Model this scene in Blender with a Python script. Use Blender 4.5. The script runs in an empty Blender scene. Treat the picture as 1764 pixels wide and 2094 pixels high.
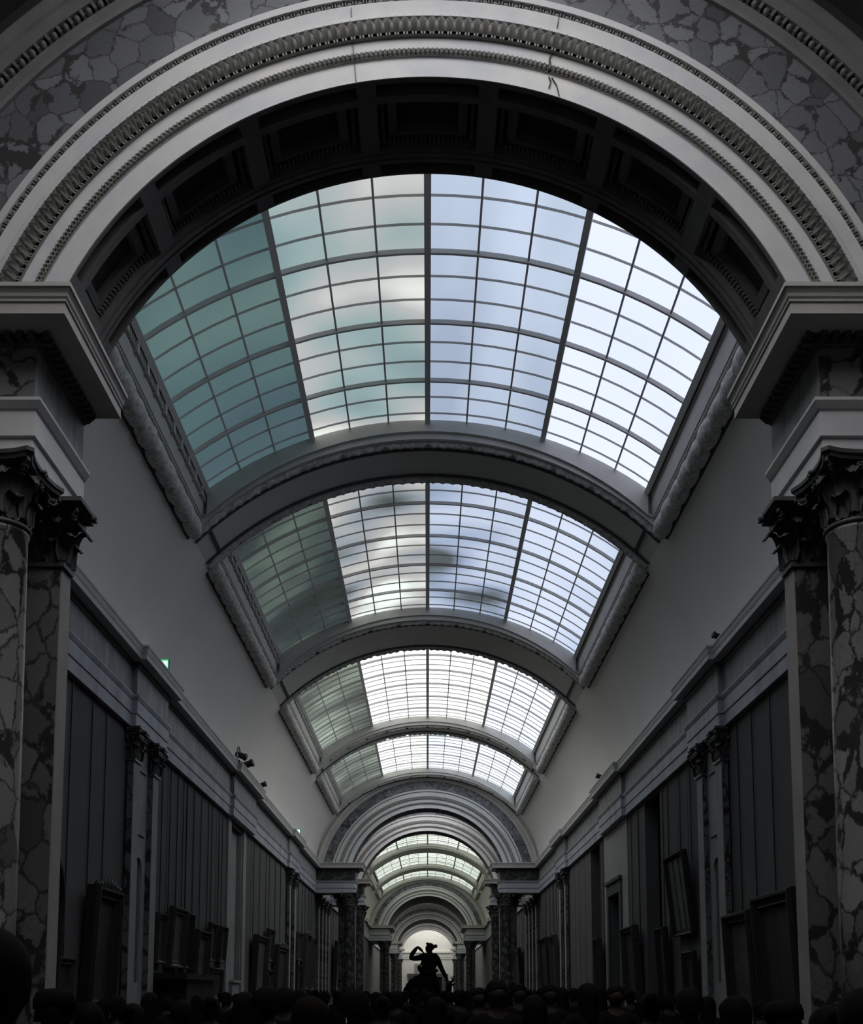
import bpy, math, random
from mathutils import Vector, Matrix
random.seed(7)
PI = math.pi
S = bpy.context.scene
COL = S.collection
EYE = 1.65                      # eye level above the floor

# ------------------------------------------------------------------ camera
FPX, PITCH = 2150.0, math.radians(6.07)
cam_d = bpy.data.cameras.new('camera')
cam_d.sensor_fit = 'VERTICAL'
cam_d.sensor_height = 36.0
cam_d.lens = 36.0 * FPX / 2094.0
cam_d.shift_y = (1802 - 1047) / 2094.0
cam_d.shift_x = (882 - 874) / 2094.0
cam_d.clip_end = 400
cam = bpy.data.objects.new('camera', cam_d)
COL.objects.link(cam)
cam.location = (0, 0, EYE)
cam.rotation_euler = (PI / 2 + PITCH, 0, 0)
S.camera = cam

# ------------------------------------------------------------------ world, exposure
w = bpy.data.worlds.new('world')
S.world = w
w.use_nodes = True
w.node_tree.nodes['Background'].inputs[0].default_value = (0.02, 0.022, 0.025, 1)
w.node_tree.nodes['Background'].inputs[1].default_value = 0.3
S.view_settings.view_transform = 'Standard'
S.view_settings.look = 'None'
S.view_settings.gamma = 1.0
S.view_settings.exposure = 0.22
S.cycles.max_bounces = 9
S.cycles.diffuse_bounces = 8
S.cycles.glossy_bounces = 2
BAY_LIGHT = 3.5                 # unseen skylight added over the photographer's bay, lighting the near arch
END_LIGHT = 2.9                 # the skylight in front of the far end wall

# ------------------------------------------------------------------ materials
MATS = {}
def new_mat(name):
    m = bpy.data.materials.new(name)
    m.use_nodes = True
    nt = m.node_tree
    nt.nodes.clear()
    out = nt.nodes.new('ShaderNodeOutputMaterial')
    MATS[name] = m
    return m, nt, out
def nd(nt, t, **kw):
    n = nt.nodes.new(t)
    for k, v in kw.items(): setattr(n, k, v)
    return n
def ramp(nt, stops):
    r = nt.nodes.new('ShaderNodeValToRGB')
    e = r.color_ramp.elements
    while len(e) < len(stops): e.new(0.5)
    for i, (p, c) in enumerate(stops):
        e[i].position = p
        e[i].color = (c[0], c[1], c[2], 1)
    return r
def g(v, t=(1, 1, 1)): return (v * t[0], v * t[1], v * t[2])
def coords(nt, scale=(1, 1, 1)):
    tc = nd(nt, 'ShaderNodeTexCoord')
    mp = nd(nt, 'ShaderNodeMapping')
    mp.inputs['Scale'].default_value = scale
    nt.links.new(tc.outputs['Object'], mp.inputs['Vector'])
    return mp.outputs['Vector']
def stone(name, c1, c2, scale=1.5, rough=0.7, stretch=(1, 1, 1), bump=0.0, spec=0.3):
    m, nt, out = new_mat(name)
    b = nd(nt, 'ShaderNodeBsdfPrincipled')
    b.inputs['Roughness'].default_value = rough
    b.inputs['Specular IOR Level'].default_value = spec
    v = coords(nt, stretch)
    n = nd(nt, 'ShaderNodeTexNoise')
    n.inputs['Scale'].default_value = scale
    n.inputs['Detail'].default_value = 6
    n.inputs['Roughness'].default_value = 0.65
    nt.links.new(v, n.inputs['Vector'])
    r = ramp(nt, [(0.3, c1), (0.7, c2)])
    nt.links.new(n.outputs['Fac'], r.inputs['Fac'])
    nt.links.new(r.outputs['Color'], b.inputs['Base Color'])
    if bump:
        bp = nd(nt, 'ShaderNodeBump')
        bp.inputs['Strength'].default_value = bump
        bp.inputs['Distance'].default_value = 0.02
        nt.links.new(n.outputs['Fac'], bp.inputs['Height'])
        nt.links.new(bp.outputs['Normal'], b.inputs['Normal'])
    nt.links.new(b.outputs['BSDF'], out.inputs['Surface'])
    return m
def breccia(name, cell_a, cell_b, vein, scale=4.0, width=0.10, rough=0.35, stretch=(1, 1, 1)):
    m, nt, out = new_mat(name)
    b = nd(nt, 'ShaderNodeBsdfPrincipled')
    b.inputs['Roughness'].default_value = rough
    b.inputs['Specular IOR Level'].default_value = 0.25
    v = coords(nt, stretch)
    wn = nd(nt, 'ShaderNodeTexNoise')
    wn.inputs['Scale'].default_value = scale * 0.55
    wn.inputs['Detail'].default_value = 8
    wn.inputs['Roughness'].default_value = 0.68
    nt.links.new(v, wn.inputs['Vector'])
    mix = nd(nt, 'ShaderNodeMixRGB')
    mix.inputs['Fac'].default_value = min(0.5, 0.9 / scale)
    nt.links.new(v, mix.inputs['Color1'])
    nt.links.new(wn.outputs['Color'], mix.inputs['Color2'])
    cells = []
    for sc in (scale, scale * 2.7):
        e = nd(nt, 'ShaderNodeTexVoronoi', feature='DISTANCE_TO_EDGE')
        e.inputs['Scale'].default_value = sc
        nt.links.new(mix.outputs['Color'], e.inputs['Vector'])
        cells.append(e)
    f1 = nd(nt, 'ShaderNodeTexVoronoi', feature='F1')
    f1.inputs['Scale'].default_value = scale
    nt.links.new(mix.outputs['Color'], f1.inputs['Vector'])
    bw = nd(nt, 'ShaderNodeRGBToBW')
    nt.links.new(f1.outputs['Color'], bw.inputs['Color'])
    rc = ramp(nt, [(0.10, tuple(0.5 * (a_ + b_) for a_, b_ in zip(vein, cell_b))), (0.25, cell_b), (0.8, cell_a)])
    nt.links.new(bw.outputs['Val'], rc.inputs['Fac'])
    rv = ramp(nt, [(0.0, (1, 1, 1)), (width * 0.5, (0.75, 0.75, 0.75)), (width * 1.6, (0, 0, 0))])
    bn = nd(nt, 'ShaderNodeTexNoise')
    bn.inputs['Scale'].default_value = scale * 0.45
    bn.inputs['Detail'].default_value = 8
    bn.inputs['Roughness'].default_value = 0.72
    nt.links.new(v, bn.inputs['Vector'])
    rb = ramp(nt, [(0.50, (0, 0, 0)), (0.78, (1, 1, 1))])
    nt.links.new(bn.outputs['Fac'], rb.inputs['Fac'])
    sc_ = nd(nt, 'ShaderNodeMath', operation='MULTIPLY')
    nt.links.new(rb.outputs['Color'], sc_.inputs[0])
    sc_.inputs[1].default_value = 0.42
    sub = nd(nt, 'ShaderNodeMath', operation='SUBTRACT')
    nt.links.new(cells[0].outputs['Distance'], sub.inputs[0])
    nt.links.new(sc_.outputs[0], sub.inputs[1])
    nt.links.new(sub.outputs[0], rv.inputs['Fac'])
    mx = nd(nt, 'ShaderNodeMixRGB')
    nt.links.new(rv.outputs['Color'], mx.inputs['Fac'])
    nt.links.new(rc.outputs['Color'], mx.inputs['Color1'])
    mx.inputs['Color2'].default_value = (*vein, 1)
    # small shards only where a slow noise allows them
    rs = ramp(nt, [(0.0, (0.8, 0.8, 0.8)), (width * 0.7, (0, 0, 0))])
    nt.links.new(cells[1].outputs['Distance'], rs.inputs['Fac'])
    sn = nd(nt, 'ShaderNodeTexNoise')
    sn.inputs['Scale'].default_value = 1.7
    nt.links.new(v, sn.inputs['Vector'])
    rn = ramp(nt, [(0.48, (0, 0, 0)), (0.58, (1, 1, 1))])
    nt.links.new(sn.outputs['Fac'], rn.inputs['Fac'])
    mul = nd(nt, 'ShaderNodeMixRGB', blend_type='MULTIPLY')
    mul.inputs['Fac'].default_value = 1
    nt.links.new(rs.outputs['Color'], mul.inputs['Color1'])
    nt.links.new(rn.outputs['Color'], mul.inputs['Color2'])
    mx2 = nd(nt, 'ShaderNodeMixRGB')
    nt.links.new(mul.outputs['Color'], mx2.inputs['Fac'])
    nt.links.new(mx.outputs['Color'], mx2.inputs['Color1'])
    mx2.inputs['Color2'].default_value = (*vein, 1)
    nt.links.new(mx2.outputs['Color'], b.inputs['Base Color'])
    nt.links.new(b.outputs['BSDF'], out.inputs['Surface'])
    return m
def lit_glass(name, stops, strength=1.0, scale=0.35, stretch=(1, 1, 1), seed=0.0):
    """frosted daylight glazing: the pane glows with the sky behind it"""
    m, nt, out = new_mat(name)
    tc = nd(nt, 'ShaderNodeTexCoord')
    mp = nd(nt, 'ShaderNodeMapping')
    mp.inputs['Scale'].default_value = stretch
    mp.inputs['Location'].default_value = (seed, seed * 1.7, 0)
    nt.links.new(tc.outputs['Object'], mp.inputs['Vector'])
    n = nd(nt, 'ShaderNodeTexNoise')
    n.inputs['Scale'].default_value = scale
    n.inputs['Detail'].default_value = 1.5
    nt.links.new(mp.outputs['Vector'], n.inputs['Vector'])
    r = ramp(nt, stops)
    nt.links.new(n.outputs['Fac'], r.inputs['Fac'])
    e = nd(nt, 'ShaderNodeEmission')
    e.inputs['Strength'].default_value = strength
    nt.links.new(r.outputs['Color'], e.inputs['Color'])
    nt.links.new(e.outputs['Emission'], out.inputs['Surface'])
    return m
def glow(name, col, strength):
    m, nt, out = new_mat(name)
    e = nd(nt, 'ShaderNodeEmission')
    e.inputs['Color'].default_value = (*col, 1)
    e.inputs['Strength'].default_value = strength
    nt.links.new(e.outputs['Emission'], out.inputs['Surface'])
    return m

COOL, WARM = (0.95, 0.97, 1.06), (1.03, 1.0, 0.95)
stone('plaster', g(0.74, (1.05, 1.0, 0.94)), g(0.80, (1.05, 1.0, 0.94)), 0.6, 0.9)
stone('white_marble', g(0.58, COOL), g(0.72, WARM), 1.3, 0.55, bump=0.05)
stone('grey_marble', g(0.30, COOL), g(0.52, COOL), 1.6, 0.6, stretch=(1, 1, 0.35))
stone('carved_stone', g(0.19, WARM), g(0.30, WARM), 6, 0.55)
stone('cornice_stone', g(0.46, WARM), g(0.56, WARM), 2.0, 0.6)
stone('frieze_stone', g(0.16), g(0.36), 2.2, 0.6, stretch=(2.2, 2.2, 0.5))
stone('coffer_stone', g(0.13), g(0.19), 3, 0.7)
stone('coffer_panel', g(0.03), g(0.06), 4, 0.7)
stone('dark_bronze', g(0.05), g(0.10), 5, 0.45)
stone('carved_garland', g(0.30, WARM), g(0.85, WARM), 13, 0.7, bump=0.8)
stone('painted_iron', g(0.72, (1.03, 1, 0.98)), g(0.78, (1.03, 1, 0.98)), 3, 0.6)
stone('dark_moulding', g(0.06), g(0.09), 3, 0.8)
stone('rib_plaster', g(0.60, (1.04, 1, 0.95)), g(0.66, (1.04, 1, 0.95)), 1.0, 0.9)
stone('vignette_stone', g(0.16), g(0.22), 3, 0.6)  # corner vignette put into a darker stone on the nearest arch
stone('wall_cloth', g(0.12, (1.04, 1, 0.97)), g(0.145, (1.04, 1, 0.97)), 1.1, 0.95, spec=0.05)
stone('pale_stone', g(0.26, WARM), g(0.36, WARM), 1.2, 0.8)
stone('floor_wood', g(0.008), g(0.016), 2.5, 0.6, stretch=(6, 0.6, 1), spec=0.1)
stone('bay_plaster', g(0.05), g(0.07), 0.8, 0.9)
stone('end_plaster', g(0.62, WARM), g(0.70, WARM), 0.7, 0.9)
stone('gilt_frame', (0.024, 0.023, 0.021), (0.062, 0.059, 0.054), 9, 0.5, bump=0.4)
stone('black_frame', g(0.012), g(0.02), 5, 0.5)
stone('canvas_dark', (0.012, 0.011, 0.01), (0.06, 0.055, 0.045), 2.2, 0.6)
stone('canvas_pale', (0.03, 0.028, 0.025), (0.16, 0.15, 0.13), 1.8, 0.6)
stone('canvas_grey', g(0.08), g(0.15), 1.2, 0.6)
stone('wire', g(0.01), g(0.015), 1, 0.6)
stone('statue_bronze', g(0.004), g(0.007), 3, 0.6, spec=0.05)
stone('skin_tone', (0.030, 0.024, 0.020), (0.04, 0.03, 0.025), 4, 0.7, spec=0.1)
stone('hair_dark', g(0.004), g(0.007), 9, 0.8, spec=0.05)
stone('hair_brown', (0.007, 0.005, 0.004), (0.010, 0.008, 0.006), 9, 0.8, spec=0.05)
stone('cloth_black', g(0.006), g(0.01), 6, 0.95, spec=0.02)
stone('cloth_navy', (0.008, 0.010, 0.04), (0.010, 0.014, 0.06), 6, 0.95, spec=0.02)
stone('cloth_teal', (0.014, 0.026, 0.028), (0.02, 0.034, 0.036), 6, 0.95, spec=0.02)
stone('dark_opening', g(0.01), g(0.014), 1, 0.95, spec=0.02)
stone('black_plastic', g(0.015), g(0.025), 4, 0.5)
stone('grey_metal', g(0.25), g(0.3), 4, 0.45)
breccia('breccia_band', g(0.23, COOL), g(0.15, COOL), g(0.06), 4.5, 0.022)
breccia('breccia_column', g(0.28), g(0.19), g(0.035), 5.5, 0.028, stretch=(1, 1, 0.6))
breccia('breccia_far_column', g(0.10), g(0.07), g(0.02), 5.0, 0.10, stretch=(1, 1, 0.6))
breccia('breccia_pilaster', g(0.15), g(0.11), g(0.03), 4.4, 0.035, stretch=(1, 1, 0.7))
breccia('breccia_dark', g(0.045), g(0.03), g(0.10), 3.0, 0.05)
breccia('breccia_frieze', g(0.24), g(0.16), g(0.04), 3.6, 0.03)

glow('exit_white', (0.75, 1.0, 0.85), 0.9)
glow('exit_green', (0.04, 0.42, 0.20), 0.8)
glow('lamp_white', (0.9, 1.0, 0.95), 1.4)

# ------------------------------------------------------------------ mesh builder
class MB:
    def __init__(s): s.v = []; s.f = []; s.sm = []
    def add(s, vs, fs, smooth=False):
        o = len(s.v)
        s.v += [tuple(p) for p in vs]
        s.f += [tuple(i + o for i in f) for f in fs]
        s.sm += [smooth] * len(fs)
        return s
    def box(s, x0, x1, y0, y1, z0, z1):
        vs = [(x, y, z) for x in (x0, x1) for y in (y0, y1) for z in (z0, z1)]
        return s.add(vs, [(0, 1, 3, 2), (4, 6, 7, 5), (0, 4, 5, 1), (2, 3, 7, 6), (0, 2, 6, 4), (1, 5, 7, 3)])
    def obox(s, c, ax, ay, az):
        """oriented box: centre and three half-axis vectors"""
        c, ax, ay, az = map(Vector, (c, ax, ay, az))
        vs = [c + ax * i + ay * j + az * k for i in (-1, 1) for j in (-1, 1) for k in (-1, 1)]
        return s.add(vs, [(0, 1, 3, 2), (4, 6, 7, 5), (0, 4, 5, 1), (2, 3, 7, 6), (0, 2, 6, 4), (1, 5, 7, 3)])
    def bar(s, a, b, r, n=6):
        a, b = Vector(a), Vector(b)
        d = (b - a).normalized()
        u = d.orthogonal().normalized(); v = d.cross(u)
        vs = [p + (u * math.cos(2 * PI * k / n) + v * math.sin(2 * PI * k / n)) * r for p in (a, b) for k in range(n)]
        fs = [(k, (k + 1) % n, n + (k + 1) % n, n + k) for k in range(n)]
        fs += [tuple(range(n - 1, -1, -1)), tuple(range(n, 2 * n))]
        return s.add(vs, fs, True)
    def lathe(s, prof, c=(0, 0, 0), n=24, axis='z'):
        vs = []
        for r, z in prof:
            for k in range(n):
                a = 2 * PI * k / n
                p = (r * math.cos(a), r * math.sin(a), z)
                if axis == 'y': p = (p[0], p[2], p[1])
                if axis == 'x': p = (p[2], p[0], p[1])
                vs.append((p[0] + c[0], p[1] + c[1], p[2] + c[2]))
        m = len(prof)
        fs = [(i * n + k, i * n + (k + 1) % n, (i + 1) * n + (k + 1) % n, (i + 1) * n + k) for i in range(m - 1) for k in range(n)]
        fs += [tuple(range(n - 1, -1, -1)), tuple((m - 1) * n + k for k in range(n))]
        return s.add(vs, fs, True)
    def ball(s, c, rx, ry, rz, nu=10, nv=7):
        vs = []
        for i in range(nv + 1):
            t = PI * i / nv
            for k in range(nu):
                a = 2 * PI * k / nu
                vs.append((c[0] + rx * math.sin(t) * math.cos(a), c[1] + ry * math.sin(t) * math.sin(a), c[2] + rz * math.cos(t)))
        fs = [(i * nu + k, (i + 1) * nu + k, (i + 1) * nu + (k + 1) % nu, i * nu + (k + 1) % nu) for i in range(nv) for k in range(nu)]
        return s.add(vs, fs, True)
    def plan(s, path, prof, closed_prof=True, caps=True):
        """sweep a profile [(outward, z)] along a plan path [(x, y)]; outward is the right-hand side"""
        n = len(path)
        vs = []
        for i, (x, y) in enumerate(path):
            ns = []
            for a, b in ((i - 1, i), (i, i + 1)):
                if a < 0 or b >= n: continue
                dx, dy = path[b][0] - path[a][0], path[b][1] - path[a][1]
                l = math.hypot(dx, dy)
                ns.append((dy / l, -dx / l))
            if len(ns) == 1: m = ns[0]
            else:
                mx, my = ns[0][0] + ns[1][0], ns[0][1] + ns[1][1]
                q = 2 / (mx * mx + my * my)
                m = (mx * q, my * q)
            for u, z in prof: vs.append((x + m[0] * u, y + m[1] * u, z))
        k = len(prof)
        fs = []
        for i in range(n - 1):
            for j in range(k if closed_prof else k - 1):
                j2 = (j + 1) % k
                fs.append((i * k + j, (i + 1) * k + j, (i + 1) * k + j2, i * k + j2))
        if caps and closed_prof:
            fs += [tuple(range(k)), tuple((n - 1) * k + j for j in range(k - 1, -1, -1))]
        return s.add(vs, fs)
    def arc(s, prof, zc, a0, a1, n, xc=0.0, closed=True, cut=None, smooth=False):
        """sweep a profile [(r, y)] around the y axis through (xc, zc); angles from +x; cut: stop at height zc+cut"""
        vs = []
        for i in range(n + 1):
            t = i / n
            for r, y in prof:
                if cut is not None:
                    c0 = math.asin(max(-1, min(1, cut / r)))
                    a = c0 + (PI - 2 * c0) * t
                else: a = a0 + (a1 - a0) * t
                vs.append((xc + r * math.cos(a), y, zc + r * math.sin(a)))
        k = len(prof)
        fs = []
        for i in range(n):
            for j in range(k if closed else k - 1):
                j2 = (j + 1) % k
                fs.append((i * k + j, i * k + j2, (i + 1) * k + j2, (i + 1) * k + j))
        if closed: fs += [tuple(range(k - 1, -1, -1)), tuple(n * k + j for j in range(k))]
        return s.add(vs, fs, smooth)
    def cbox(s, r0, r1, y0, y1, zc, a0, a1, n):
        return s.arc([(r0, y0), (r0, y1), (r1, y1), (r1, y0)], zc, a0, a1, n)
    def mirror(s):
        s.v = [(-x, y, z) for x, y, z in s.v]
        s.f = [tuple(reversed(f)) for f in s.f]
        return s
    def move(s, dx, dy, dz):
        s.v = [(x + dx, y + dy, z + dz) for x, y, z in s.v]
        return s
    def build(s, name, mat, parent=None, loc=None, kind=None):
        me = bpy.data.meshes.new(name)
        if loc: s.v = [(x - loc[0], y - loc[1], z - loc[2]) for x, y, z in s.v]
        me.from_pydata(s.v, [], s.f)
        me.polygons.foreach_set('use_smooth', s.sm)
        me.materials.append(MATS[mat] if isinstance(mat, str) else mat)
        me.update()
        o = bpy.data.objects.new(name, me)
        COL.objects.link(o)
        if loc and parent is None: o.location = loc
        if parent is not None: o.parent = parent
        if kind: o['kind'] = kind
        return o
def tag(o, label, cat, group=None):
    o['label'] = label; o['category'] = cat
    if group: o['group'] = group
    return o
def thing(name, loc, label=None, cat=None, group=None, kind=None):
    o = bpy.data.objects.new(name, None)
    o.empty_display_size = 0.1
    COL.objects.link(o)
    o.location = loc
    if label: tag(o, label, cat, group)
    if kind: o['kind'] = kind
    return o
def copy_tree(o, parent=None):
    c = o.copy()
    COL.objects.link(c)
    c.parent = parent
    for ch in list(o.children): copy_tree(ch, c)
    return c
Zh = lambda h: h + EYE          # height above eye level -> world height

# ------------------------------------------------------------------ overall plan (metres)
ARC_C = Zh(5.33)                # springing centre of the arches
R_IN = 3.986                    # inner radius of the arches
CORN = Zh(6.44)                 # top of every cornice
CUT = 6.442 - 5.33
WALL_X, FRIEZE_X = 5.66, 5.55
Y_END = 164.0
ARCHES = [9.834, 52.6, 60.1, 101.0, 133.0, 155.0]   # front faces of the archivolts
ARCH_T = 1.27
DEPTH = [1.27, 1.27, 1.27, 8.2, 7.4, 1.27]   # how deep each archway runs

# ------------------------------------------------------------------ floor, walls
MB().box(-7.2, 7.2, -6.5, Y_END + 0.4, -0.3, 0.0).build('floor', 'floor_wood', kind='structure')

def wall_run(m, side, y0, y1, holes):
    """solid wall between openings; holes: (ya, yb, z0, z1)"""
    x0, x1 = WALL_X, WALL_X + 0.35
    cur = y0
    for ya, yb, z0, z1 in sorted(holes):
        m.box(side * x0, side * x1, cur, ya, 0, Zh(6.45))
        if z0 > 0: m.box(side * x0, side * x1, ya, yb, 0, z0)
        m.box(side * x0, side * x1, ya, yb, z1, Zh(6.45))
        cur = yb
    m.box(side * x0, side * x1, cur, y1, 0, Zh(6.45))
LH = [(29.8, 31.8, 0, Zh(4.82))]
RH = [(25.3, 27.1, 0, Zh(4.9)), (30.6, 32.4, 0, Zh(2.95)), (34.3, 36.2, 0, Zh(4.9))]
m = MB(); wall_run(m, -1, -6, Y_END, LH); wl = m.build('wall_left', 'wall_cloth', kind='structure')
m = MB(); wall_run(m, 1, -6, Y_END, RH); wr = m.build('wall_right', 'wall_cloth', kind='structure')
# lit stone recess in the left wall
m = MB()
m.box(-5.9, -5.80, 29.805, 31.795, 0, Zh(4.815)); m.box(-5.82, -WALL_X - 0.0, 31.70, 31.79, 0, Zh(4.8))
m.box(-WALL_X - 0.01, -WALL_X + 0.05, 29.35, 29.8, 0, Zh(4.95)); m.box(-WALL_X - 0.01, -WALL_X + 0.05, 31.8, 32.3, 0, Zh(4.95))
m.build('recess', 'pale_stone', wl)
MB().box(-5.81, -5.60, 30.3, 31.4, 0, 1.95).box(-5.81, -5.55, 30.25, 31.45, 1.95, 2.02).build('ledge', 'pale_stone', wl)
# dark tall openings in the right wall
for i, (a, b) in enumerate(((25.3, 27.1), (34.3, 36.2))):
    m = MB()
    m.box(6.9, 7.0, a - 0.3, b + 0.3, 0, Zh(4.95)); m.box(6.0, 6.9, a - 0.1, a, 0, Zh(4.95)); m.box(6.0, 6.9, b, b + 0.1, 0, Zh(4.95))
    m.box(6.0, 6.9, a, b, Zh(4.9), Zh(4.96))
    m.build('opening', 'dark_opening', wr)
# cloth panel joints
for side, wobj in ((-1, wl), (1, wr)):
    m = MB()
    for y in (13.0, 14.1, 22.6, 23.5, 24.4, 25.1, 27.9, 33.5, 37.6, 39.0, 40.2, 46.0, 47.4, 48.6, 50.2):
        if side > 0 and any(a - 0.1 < y < b + 0.1 for a, b, _, _ in RH): continue
        m.box(side * (WALL_X - 0.006), side * (WALL_X + 0.01), y - 0.012, y + 0.012, 0.9, Zh(4.95))
    m.build('panel_seam', 'wire', wobj)
for side, nm in ((-1, 'left'), (1, 'right')):
    m = MB()
    for y0, y1 in ((-6, 25.3), (27.1, 29.5), (32.5, 34.3), (36.2, Y_END)): m.box(side * (WALL_X - 0.04), side * WALL_X, y0, y1, 0, 0.9)
    m.build('baseboard_' + nm, 'breccia_dark', kind='structure')
# back wall behind the photographer and far end wall
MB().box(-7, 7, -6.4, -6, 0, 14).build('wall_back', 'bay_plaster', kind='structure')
wf = MB().box(-7, 7, Y_END, Y_END + 0.3, 0, 14).build('wall_front', 'end_plaster', kind='structure')
MB().plan([(-5.6, Y_END), (5.6, Y_END)], [(0, Zh(5.2)), (0.1, Zh(5.2)), (0.12, Zh(5.5)), (0.18, Zh(5.55)), (0.18, Zh(6.1)), (0.4, Zh(6.2)), (0.4, Zh(6.45)), (0, Zh(6.5))]).build('moulding', 'end_plaster', wf)

# ------------------------------------------------------------------ entablature profiles
def prof_arch(u0=0.0, k=1.0):
    return [(-0.3, Zh(4.97)), (u0 + 0.0, Zh(4.97)), (u0 + 0.0, Zh(5.20)), (u0 + 0.03 * k, Zh(5.21)), (u0 + 0.03 * k, Zh(5.45)),
            (u0 + 0.05 * k, Zh(5.47)), (u0 + 0.09 * k, Zh(5.53)), (u0 + 0.09 * k, Zh(5.56)), (-0.3, Zh(5.56))]
def prof_frieze(): return [(-0.3, Zh(5.55)), (0, Zh(5.55)), (0, Zh(6.11)), (-0.3, Zh(6.11))]
def prof_bed(o):
    k = o / 0.47
    return [(-0.3, Zh(6.10)), (0.02 * k, Zh(6.10)), (0.07 * k, Zh(6.15)), (0.10 * k, Zh(6.15)), (0.10 * k, Zh(6.185)), (-0.3, Zh(6.185))]
def prof_cornice(o):
    k = o / 0.47
    return [(-0.3, Zh(6.18)), (0.40 * k, Zh(6.18)), (0.40 * k, Zh(6.29)), (0.415 * k, Zh(6.29)), (0.415 * k, Zh(6.31)), (0.43 * k, Zh(6.33)),
            (0.435 * k, Zh(6.36)), (0.455 * k, Zh(6.39)), (0.47 * k, Zh(6.40)), (0.47 * k, Zh(6.44)), (-0.3, Zh(6.44))]

def wall_path(side, y0, y1, ress, off=0.10):
    p = [(-FRIEZE_X, y0)]
    for a, b in ress:
        p += [(-FRIEZE_X, a), (-FRIEZE_X + off, a), (-FRIEZE_X + off, b), (-FRIEZE_X, b)]
    p.append((-FRIEZE_X, y1))
    return p
RESS = [(19.25, 21.6), (29.2, 33.0), (41.3, 44.3)]
trim_n = 0
for side in (-1, 1):
    for y0, y1, ress in ((-5.9, 9.3, []), (10.7, 52.05, RESS), (53.5, 59.6, []), (61.2, 100.5, [(70, 72.4), (80.5, 83), (90.5, 93)]), (109.0, 132.5, [(117, 119)]), (140.2, Y_END, [])):
        trim_n += 1
        root = thing('trim_%d' % trim_n, (0, 0, 0), kind='structure')
        path = wall_path(side, y0, y1, ress)
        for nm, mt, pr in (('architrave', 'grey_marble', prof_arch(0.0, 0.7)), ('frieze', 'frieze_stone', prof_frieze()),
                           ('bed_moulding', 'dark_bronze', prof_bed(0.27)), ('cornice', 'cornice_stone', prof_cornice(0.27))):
            mm = MB().plan(path, pr)
            if side > 0: mm.mirror()
            mm.build(nm, mt, root)

# ------------------------------------------------------------------ vault: coves and ribs
VR, VC = 5.85, Zh(5.0)
COVE_TOP = (4.62, 8.92)
def cove_pts():
    p0, p1, p2 = (5.62, 6.42), (5.62, 7.75), (COVE_TOP[0], COVE_TOP[1])
    out = []
    for i in range(17):
        t = i / 16
        out.append(((1 - t) ** 2 * p0[0] + 2 * t * (1 - t) * p1[0] + t * t * p2[0], (1 - t) ** 2 * p0[1] + 2 * t * (1 - t) * p1[1] + t * t * p2[1]))
    return out
CP = cove_pts()
RIB_R = (4.62 ** 2 + (10.87 - 8.92) ** 2) / (2 * (10.87 - 8.92))
RIB_C = Zh(10.87) - RIB_R
RIB_A = math.asin((Zh(8.92) - RIB_C) / RIB_R)
ceil = thing('ceiling', (0, 0, 0), kind='structure')
SECTIONS = [(11.1, 52.75), (61.3, 101.1), (109.1, 133.1), (140.3, 155.1), (156.2, Y_END)]
def cove(y0, y1, side):
    m = MB()
    vs = []
    ny = max(1, int((y1 - y0) / 4))
    for j in range(ny + 1):
        y = y0 + (y1 - y0) * j / ny
        vs += [(side * x, y, Zh(h)) for x, h in CP]
    k = len(CP)
    fs = []
    for j in range(ny):
        for i in range(k - 1):
            f = (j * k + i, j * k + i + 1, (j + 1) * k + i + 1, (j + 1) * k + i)
            fs.append(f if side > 0 else tuple(reversed(f)))
    m.add(vs, fs, True)
    return m
for a, b in SECTIONS:
    for sd in (-1, 1): cove(a, b, sd).build('cove', 'plaster', ceil)
# skylight frames: outer extents along the gallery
SKY = [(11.1, 19.75), (21.45, 29.85), (32.4, 41.95), (43.3, 51.75),
       (61.4, 78.6), (81.0, 91.0), (93.2, 100.4), (109.6, 117.0), (118.2, 126.0), (141.0, 147), (148, 151.5), (156.6, Y_END - 0.6)]
def rib(y0, y1, detail):
    m = MB()
    n = 40 if detail else 20
    m.arc([(RIB_R, y0), (RIB_R, y1), (RIB_R + 0.5, y1), (RIB_R + 0.5, y0)], RIB_C, RIB_A, PI - RIB_A, n)
    m.build('rib', 'rib_plaster', ceil)
    if detail and y1 - y0 > 0.8:
        m = MB()
        for y in (y0 + 0.30, y1 - 0.36):
            m.arc([(RIB_R - 0.035, y), (RIB_R - 0.035, y + 0.06), (RIB_R + 0.05, y + 0.06), (RIB_R + 0.05, y)], RIB_C, RIB_A, PI - RIB_A, n)
        for s in (-1, 1):
            a = RIB_A + 0.06 if s > 0 else PI - RIB_A - 0.06
            c = (RIB_R * math.cos(a), (y0 + y1) / 2, RIB_C + RIB_R * math.sin(a))
            m.obox(c, (0.035 * math.cos(a), 0, 0.035 * math.sin(a)), (0, (y1 - y0) / 2 - 0.3, 0), (-0.03 * math.sin(a), 0, 0.03 * math.cos(a)))
        m.build('rib_moulding', 'dark_moulding', ceil)
ends = [11.0] + [v for s in SKY for v in s] + [Y_END]
GAPS = [(SKY[i][1], SKY[i + 1][0]) for i in range(len(SKY) - 1)] + [(SKY[3][1], 52.75), (Y_END - 0.6, Y_END)]
for i, (a, b) in enumerate(GAPS):
    if b - a > 5 and a not in (126.0, 151.5): continue
    rib(a, {126.0: 133.1, 151.5: 155.1}.get(a, b), b < 60)

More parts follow.
